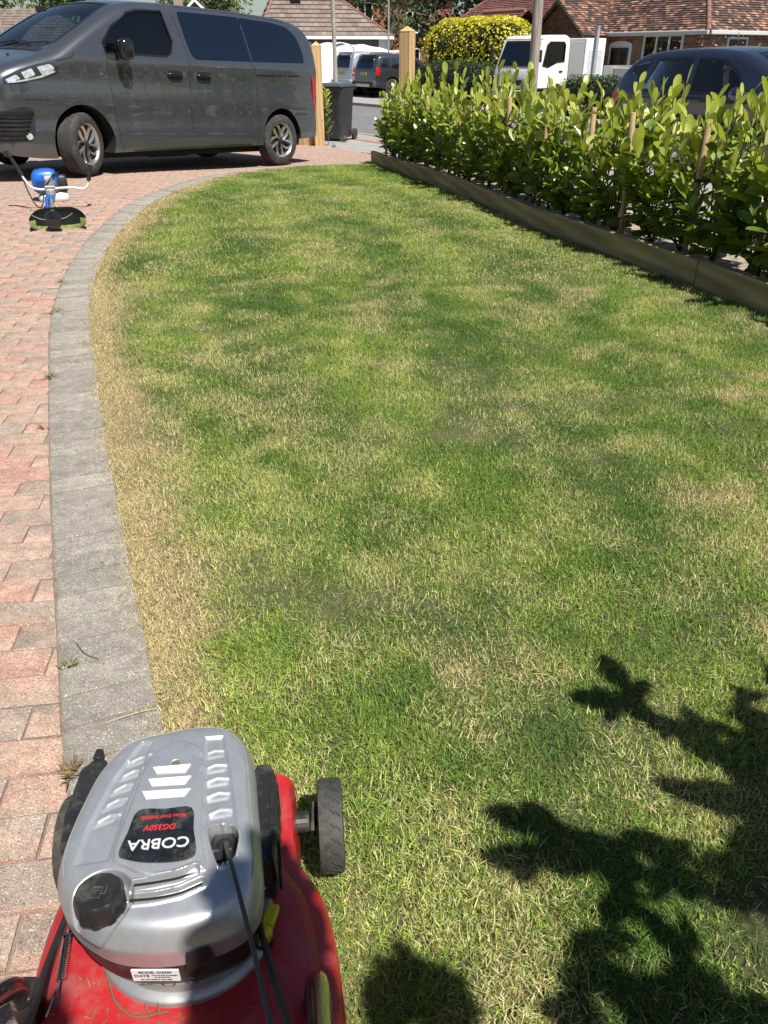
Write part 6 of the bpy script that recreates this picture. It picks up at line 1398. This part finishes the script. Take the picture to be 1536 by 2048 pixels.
m_gold = leafmat('golden_leaf', (.55,.48,.02), (.64,.58,.03), (.72,.68,.10), .4, .3); m_gdk = leafmat('golden_hedge_shaded_low_leaf', (.10,.13,.014), (.24,.25,.02), (.46,.42,.03), .45, .25)  # low leaves are greener, with shade at the hedge foot put into the colour
m_priv = leafmat('privet_leaf', (.02,.05,.012), (.045,.085,.02), (.08,.13,.03), .5, .2)
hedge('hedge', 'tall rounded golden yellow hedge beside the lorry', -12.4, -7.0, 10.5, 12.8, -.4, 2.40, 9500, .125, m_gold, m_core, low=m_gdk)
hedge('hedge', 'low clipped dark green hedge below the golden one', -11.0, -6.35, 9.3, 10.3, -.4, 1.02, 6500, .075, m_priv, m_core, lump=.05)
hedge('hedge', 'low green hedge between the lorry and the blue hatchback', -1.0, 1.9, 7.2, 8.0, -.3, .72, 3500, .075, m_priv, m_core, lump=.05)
hedge('hedge', 'yellow hedge glimpsed at the far left above the van bonnet', -44, -30, 9.6, 10.8, -.4, 1.75, 3000, .2, m_gold, m_core)
# dry flower heads on a shrub in front of the bungalow, right edge
p = ST(.2, 12.3); t = thing('shrub', 'shrub with dry reddish brown flower heads above the blue car roof', 'shrub', (p.x, p.y, -.4)); m_dry = leafmat('dry_flower', (.22,.10,.06), (.34,.20,.12), (.42,.30,.2), .8, .2)
pp = [Vector((random.gauss(0,.75), random.gauss(0,.4), 1.25+abs(random.gauss(0,.28)))) for _ in range(900)]; leaf_cloud(pp, [Vector((0,0,1))]*900, .11, 1.2, m_dry).build('flower_head', m_dry, t)
mb = MB()
for k in range(26): a = Vector((random.gauss(0,.25), random.gauss(0,.15), 0)); mb.tube([a, a+Vector((random.gauss(0,.35), random.gauss(0,.25), 1.3))], .012, 4)
mb.build('stem', m_bark, t)
# trees
def tree(label, x, y, z0, h, cr, mat, n_=5200, size=.24, trunk=.16, cz=.62, gaps=.5, group='trees behind the houses'):
    t = thing('tree', label, 'tree', (x, y, z0), group=group); mb = MB(); tips = []
    tr_ = [Vector((0,0,0)), Vector((random.gauss(0,.1), random.gauss(0,.1), h*.3)), Vector((random.gauss(0,.2), random.gauss(0,.2), h*.6)), Vector((random.gauss(0,.3), random.gauss(0,.3), h*.88))]; tc = crv(tr_, 5); mb.tube(tc, [trunk*(1-.85*i/len(tc)) for i in range(len(tc))], 8)
    for k in range(13):
        i = random.randint(4, len(tc)-2); a = random.random()*6.28; L = cr*random.uniform(.6,1.05); s0 = tc[i]; e = s0+Vector((math.cos(a)*L, math.sin(a)*L, L*random.uniform(.15,.9)))
        mb.tube(crv([s0, s0.lerp(e, .5)+Vector((0,0,.2)), e], 4), [trunk*.4*(1-.8*j/8) for j in range(9)], 5); tips += [e, s0.lerp(e, .6)]
    tips.append(tc[-1]); mb.build('trunk', m_bark, t, smooth=60)
    cl_ = [(q, cr*random.uniform(.28,.5)) for q in tips]+[(Vector((random.gauss(0,cr*.4), random.gauss(0,cr*.4), h*random.uniform(cz-.2,.98))), cr*random.uniform(.3,.5)) for _ in range(12)]
    P_, N_3 = [], []
    while len(P_) < n_:
        q, r_ = random.choice(cl_); v = Vector((random.gauss(0,1), random.gauss(0,1), random.gauss(0,.8))).normalized(); P_.append(q+v*r_*random.random()**.4); N_3.append(v+Vector((0,0,.6)))
    leaf_cloud(P_, N_3, size, .7, mat).build('crown', mat, t); return t
m_t1 = leafmat('ash_leaf', (.03,.055,.014), (.06,.095,.022), (.10,.14,.035), .5, .25); m_t2 = leafmat('evergreen_leaf', (.012,.03,.010), (.028,.055,.016), (.05,.085,.022), .5, .18); m_t3 = leafmat('lime_leaf', (.06,.10,.02), (.11,.165,.03), (.17,.22,.05), .5, .3)
tree('open airy tree with dark trunk above the pointed gate post', .4, 58, -.5, 8.5, 3.0, m_t1, 3600, .26)
tree('dense dark evergreen rising behind the golden hedge, left one', 4.6, 50, -.5, 8.0, 2.6, m_t2, 6500, .24, cz=.4); tree('dense dark evergreen rising behind the golden hedge, right one', 7.6, 52, -.5, 8.5, 2.8, m_t2, 6500, .24, cz=.4)
tree('grey green tree behind the brown pyramid roof', -5.2, 66, -.5, 9.0, 3.2, m_t1, 4500, .28)
tree('bright green tree above the middle of the van roof', -13.5, 72, -.5, 9.0, 3.4, m_t3, 4500, .3); tree('green tree filling the upper left corner', -30.5, 68, -.5, 10, 4.2, m_t1, 5500, .32); tree('pale green tree right of the upper left corner pole', -24.8, 70, -.5, 9.5, 3.8, m_t3, 5500, .32)
tree('dark tree behind the red brick house, right of its window', 5.0, 80, -.5, 11, 4.4, m_t2, 5000, .36)
tree('dark tree behind the red brick house, left of its window', -3.5, 82, -.5, 11, 4.4, m_t1, 5000, .36)
# poles
def pole(name, label, cat, p, r, h, mat, lean=(0,0), cap=None):
    t = thing(name, label, cat, p); mb = MB(); mb.tube([(0,0,0),(lean[0]*h*.5, lean[1]*h*.5, h*.5),(lean[0]*h, lean[1]*h, h)], [r, r*.93, r*.85], 14); mb.build('shaft', mat, t, smooth=60); return t
m_polew = timber('weathered_pole', (.20,.165,.13), (.30,.25,.20), (.40,.35,.29)); m_galv = pm('galvanised_steel', (.42,.43,.43), .5, .4, var=.15, scale=12); m_conc = pm('lamp_concrete', (.33,.30,.26), .85, var=.2, scale=6, bmp=.3)
t = pole('utility_pole', 'weathered wooden pole rising in front of the white lorry', 'pole', ST(-1.9, 7.3, -.3), .145, 8, m_polew, (-.012,.0))
mb = MB(); mb.box((-.1,0,7.4), (1.4,.1,.1)); mb.build('cross_arm', m_polew, t)
t = pole('lamp_post', 'pale concrete lamp post standing beside the silver off-roader', 'lamp post', ST(-13.2, 7.3, -.3), .085, 7, m_conc, (-.012,0)); mb = MB(); mb.tube([(-.085,0,6.9),(-.3,-.3,7.2),(-.7,-.9,7.3)], .04, 8); mb.box((-.85,-1.1,7.3), (.2,.5,.1), (0,0,R(-35))); mb.build('lantern', m_conc, t)
t = pole('lamp_post', 'slim grey lamp post left of the tall gate post', 'lamp post', ST(-16.5, 12.0, -.4), .04, 7, m_galv); mb = MB(); mb.tube([(0,0,6.9),(-.3,-.2,7.1)], .03, 8); mb.box((-.5,-.3,7.12), (.5,.18,.08), (0,0,R(30))); mb.build('lantern', m_galv, t)
pole('utility_pole', 'pale wooden pole at the upper left corner above the van bonnet', 'pole', (-23.6,56,-.5), .14, 8, m_polew)
t = thing('steel_post', 'grey steel post standing right of the lorry locker', 'post', ST(-2.65, 10.5, -.4), (0,0,SANG)); mb = MB(); mb.box((0,0,1.18), (.11,.11,2.36)); mb.build('shaft', m_galv, t, bevel=.006); mb = MB(); mb.box((0,0,2.38), (.13,.13,.03)); mb.build('cap', m_galv, t)
# white sheet over something long behind the parked cars
t = thing('tarpaulin', 'long white tarpaulin cover behind the parked off-roaders', 'tarpaulin', (-1.25, 42.9, -.4), (0,0,R(8))); mb = MB(); vs = []; nA, nB = 40, 14
for i in range(nA+1):
    x = -2.3+4.6*i/nA; zr = 2.15-.25*abs(x+.9)*.5-.0
    for j in range(nB+1): s_ = -1+2*j/nB; y = 1.15*s_; vs.append((x, y*(1+.1*(abs(s_) > .9)), .45+(zr-.45)*(1-abs(s_)**1.6)+.03*math.sin(x*3.1+s_*4)+.02*math.sin(x*7)))
mb.add(vs, [(i*(nB+1)+j, (i+1)*(nB+1)+j, (i+1)*(nB+1)+j+1, i*(nB+1)+j+1) for i in range(nA) for j in range(nB)]); mb.build('sheet', pm('white_sheet', (.74,.73,.70), .6, var=.05), t, smooth=60)
mb = MB(); mb.box((0,0,.3), (4.2,1.7,.55)); mb.build('covered_load', m_under, t)
# low timber fence seen below the lamp post
p = ST(-24.5, 10.3); t = thing('fence', 'low weathered board fence left of the silver off-roader', 'fence', (p.x, p.y, -.4), (0,0,SANG)); mf = timber('grey_fence', (.13,.105,.085), (.19,.155,.125), (.25,.21,.17))
for k in range(24): mb = MB(); mb.box((k*.2,0,.5), (.185,.03,1.0+random.uniform(-.02,.02))); mb.build('board', mf, t)
# ------------------------------------------------------------------ unseen tree: leaf shadows on lawn, clumps added for the photographer's shade on mower
SA = Vector((SUN.x/SUN.z, SUN.y/SUN.z, 1))
m_bigleaf = leafmat('broad_leaf', (.06,.11,.02), (.09,.15,.03), (.14,.2,.04), .4, .04)
gt = thing('unseen_shade_tree', 'unseen broad-leaved tree casting leaf shadows on the near right lawn, with clumps added to shade the mower in place of the photographer', 'tree', (1.55,-1.15,0)); ro = Vector((1.55,-1.15,0))
crown = MB(); clumps = []
def big_leaf(c_, d2, size):
    """leaf facing the sun, pointing along d2 (horizontal)"""
    n_ = (SUN+Vector((random.uniform(-.25,.25), random.uniform(-.25,.25), 0))).normalized(); d = Vector((d2[0], d2[1], 0)); d = (d-n_*d.dot(n_)).normalized(); x = d.cross(n_); w = size*.24; vs = []
    for t, ww in ((0,.1),(.2,.62),(.45,1),(.7,.92),(.88,.6),(1,.08)): p = c_+d*(t-.5)*size-n_*(t-.5)**2*size*.25; vs += [p-x*w*ww+n_*w*ww*.25, p, p+x*w*ww+n_*w*ww*.25]
    crown.add(vs, [q for k in range(5) for q in ((3*k, 3*k+1, 3*k+4, 3*k+3), (3*k+1, 3*k+2, 3*k+5, 3*k+4))])
def shade(gx, gy, d2, size, t, z=0):
    big_leaf(Vector((gx, gy, z))+SA*(t-z), d2, size); clumps.append(Vector((gx, gy, z))+SA*(t-z))
# single leaf shadows on the grass: (x, y, direction, length)
SINGLE = [(.54,1.36,(-.2,1),.15),(.48,1.27,(-1,.25),.15),(.56,1.25,(-.6,.7),.14),(.62,1.19,(-.9,.4),.15),(.68,1.2,(-.3,.9),.12),(.60,1.02,(-1,.5),.15),(.66,.99,(-.9,.1),.14),(.72,1.05,(-.4,.9),.14),(.76,1.13,(-.3,.9),.14),(.80,1.22,(-.1,1),.14),(.70,1.10,(-1,.3),.13),
          (.255,.955,(-1,.3),.15),(.31,.945,(-.5,.8),.13),(.36,.91,(-.7,.4),.12),(.235,.875,(-1,.05),.14),(.33,.87,(-1,.1),.15),(.40,.90,(-1,.4),.13),(.43,.85,(-.9,0),.13),(.50,.90,(-.8,.5),.13),(.52,.84,(-1,.1),.12),(.40,.79,(-.5,-.6),.13),(.46,.74,(-.4,.6),.12),(.34,.72,(-.8,-.3),.12)]
for gx, gy, d2, sz in SINGLE:
    t_ = 1.7+random.uniform(-.15,.2); shade(gx, gy, d2, sz*.86, t_)
    for k in range(3): a = math.atan2(d2[1], d2[0])+random.choice((-1,1))*random.uniform(.5,1.4); shade(gx-d2[0]*.05+random.uniform(-.035,.035), gy-d2[1]*.05+random.uniform(-.035,.035), (math.cos(a), math.sin(a)), sz*random.uniform(.35,.62), t_+random.uniform(-.1,.1))
def fill(poly, n_, z=0, t0=1.6, t1=2.2, sz=(.055,.125)):
    xs_ = [p[0] for p in poly]; ys_ = [p[1] for p in poly]; k = 0
    while k < n_:
        q = np.array([[random.uniform(min(xs_), max(xs_)), random.uniform(min(ys_), max(ys_))]])
        if inpoly(q, poly)[0]: a = random.uniform(1.2,3.6); shade(q[0,0], q[0,1], (math.cos(a), math.sin(a)), random.uniform(*sz), random.uniform(t0, t1), z); k += 1
fill([(.70,1.0),(.80,1.3),(.98,1.42),(1.2,1.2),(1.0,.95)], 85); fill([(.62,.80),(.70,1.0),(1.0,.98),(.9,.75),(.72,.74)], 60)
fill([(.24,.52),(.28,.66),(.50,.665),(.60,.60),(.8,.55),(.8,.4),(.3,.4)], 150); fill([(-.02,.50),(-.005,.655),(.03,.715),(.07,.665),(.12,.675),(.115,.60),(.10,.45),(0,.4)], 60, sz=(.05,.10))
fill([(-.295,.50),(-.315,.656),(-.345,.745),(-.335,.77),(-.305,.80),(-.243,.84),(-.20,.79),(-.15,.71),(-.135,.6),(-.135,.45),(-.32,.40)], 210, 0, 1.8, 2.3, (.07,.10)); fill([(-.51,.615),(-.475,.615),(-.462,.58),(-.455,.45),(-.55,.45)], 24, 0, 1.9, 2.4, (.06,.08)); fill([(-.64,.56),(-.585,.64),(-.56,.60),(-.57,.5)], 9, 0, 1.9, 2.4, (.07,.09))  # clumps shaped to cast the photographer's and phone's shade on the mower
fill([(.58,.78),(.62,.90),(.72,1.02),(.88,1.02),(.80,.76),(.70,.78)], 46); fill([(.60,.50),(.62,.60),(.78,.66),(.85,.5)], 30)
crown.build('crown', m_bigleaf, gt, world=True)
mb = MB(); hub = ro+Vector((-.1,.1,1.75)); mb.tube(crv([ro, ro+Vector((.03,0,.8)), hub, ro+Vector((-.16,.16,2.15))], 6), [.055-.002*k for k in range(19)], 10)
random.shuffle(clumps)
for c_ in clumps[:46]: mb.tube(crv([hub+Vector((random.uniform(-.1,.05), random.uniform(-.05,.1), random.uniform(-.1,.5))), hub.lerp(c_, .55)+Vector((0,0,.18)), c_], 5), [.006-.0004*k for k in range(11)], 5)
mb.build('trunk', m_bark, gt, smooth=60, world=True)
# ------------------------------------------------------------------ weeds in the joints, straws, litter
m_weed = leafmat('weed_leaf', (.10,.15,.03), (.16,.20,.05), (.22,.2,.07), .6, .2); m_weedb = leafmat('withered_weed', (.14,.10,.05), (.22,.17,.08), (.28,.22,.1), .8, .2)
def weed(label, x, y, n_, L, mat, flat=1.2):
    mb = MB()
    for k in range(n_): blade(mb, random.gauss(0, L*.18), random.gauss(0, L*.14), L*random.uniform(.5,1.1), L*.09, random.random()*6.283, random.uniform(.3, flat), random.uniform(-.1,.4))
    o = mb.build('weed', mat); o.location = (x, y, gz(x, y)); tag(o, label, 'weed', 'weeds growing in the paving joints')
weed('small bright green weed in the joint beside the grey edging, middle distance', -1.50, 3.27, 22, .055, m_weed); weed('spidery withered weed on the grey edging, farthest along the curve', -1.84, 4.28, 14, .09, m_weedb, 1.5)
weed('green weed tuft in the edging joint nearest the mower', -.745, 1.375, 34, .04, m_weed); weed('brown withered tuft just left of the mower cowl', -.625, 1.06, 60, .05, m_weedb); weed('tiny weed growing in the middle of the grey edging', -.80, 1.80, 12, .028, m_weed)
weed('dark weed at the paver joint, halfway up the edging', -1.32, 2.72, 16, .05, m_weedb, 1.5); weed('tiny green weed beside the far bend of the edging', -2.06, 4.95, 12, .045, m_weed)
weed('grassy weeds at the foot of the wheelie bin', -.83, 17.55, 40, .16, m_weed); weed('flat green weed on the pavement near the gate post', -.95, 16.1, 30, .1, m_weed, 1.5)
m_straw = pm('straw', (.52,.44,.26), .8)
for lab_, pts_ in (('pale straw lying across the grey edging near the mower', [(-.60,1.19,.012),(-.55,1.215,.014),(-.50,1.235,.012)]), ('pale straw lying on the grey edging, farther from the mower', [(-.80,1.905,.012),(-.75,1.915,.013),(-.68,1.93,.012)]), ('thin dark stalk on the edging beside the green tuft', [(-.755,1.455,.012),(-.72,1.415,.013),(-.68,1.395,.012)])):
    mb = MB(); mb.tube(crv([Vector(q) for q in pts_], 4), .0008, 5); tag(mb.build('straw', m_straw if 'pale' in lab_ else m_bark), lab_, 'straw')
# little laurel between gate post and bin
def sprig(x, y, h, n_, label):
    root = Vector((x, y, gz(x, y))); t = thing('laurel_shrub', label, 'shrub', root); mb = MB(); mb.tube([(0,0,0),(.02,0,h*.5),(0,.02,h)], [.008,.006,.003], 6); mb.build('stem', m_bark, t)
    for k in range(n_):
        u_ = .15+.85*k/n_; a = k*2.4; side = Vector((math.cos(a), math.sin(a), 0)); place_leaf(random.choice(LV['n' if u_ > .6 else 'o']), t, root+Vector((0,0,h*u_)), side*.8+Vector((0,0,.6)), Vector((0,0,1))-side*.4, .14*random.uniform(.8,1.2), root)
sprig(-1.10, 16.75, .95, 34, 'small laurel peeping out between the gate post and the bin')

# ------------------------------------------------------------------ what stands behind the photographer (seen in paint and glass reflections)
hs = far_house('red brick house behind the photographer facing the lawn', (6.5,-7.2,0), R(180), 13, 8, 5.2, 2.6, m_brick2, m_tbrn, [(1.5,3.3,.9,2.2),(5.5,6.9,.9,2.2),(9.5,11.3,.9,2.2),(1.5,3.3,3.5,4.7),(9.5,11.3,3.5,4.7)])
for k, (x, y, h_) in enumerate(((9,-9,7.5),(13,1,7),(16,-6,9),(-12,-8,8),(-14,2,7.5))):
    tree('%s tree of the garden behind the photographer' % ['tall right-hand','spreading right-hand','farthest right-hand','left-hand','leftmost'][k], x, y, 0, h_, 2.8, m_t1 if k % 2 else m_t2, 3000, .3, group='trees behind the photographer')

# mown clippings stuck to the mower deck
mb = MB(); cm = MB()
for k in range(60):
    a = random.uniform(-2.6,.4); rr = random.uniform(.118,.165); x, y = -.27+rr*math.cos(a), .62+rr*math.sin(a)*.95
    if random.random() < .3: x, y = random.uniform(-.45,-.10), random.uniform(.40,.62)
    n0 = len(cm.v); blade(cm, x, y, random.uniform(.006,.018), .0014, random.random()*6.283, random.uniform(1.3,1.55), random.uniform(-.05,.05)); cm.v[n0:] = [(q[0], q[1], q[2]+.2205) for q in cm.v[n0:]]
tag(cm.build('grass_clippings', m_weed), 'dried grass clippings stuck to the red mower deck', 'clippings', kind='stuff')
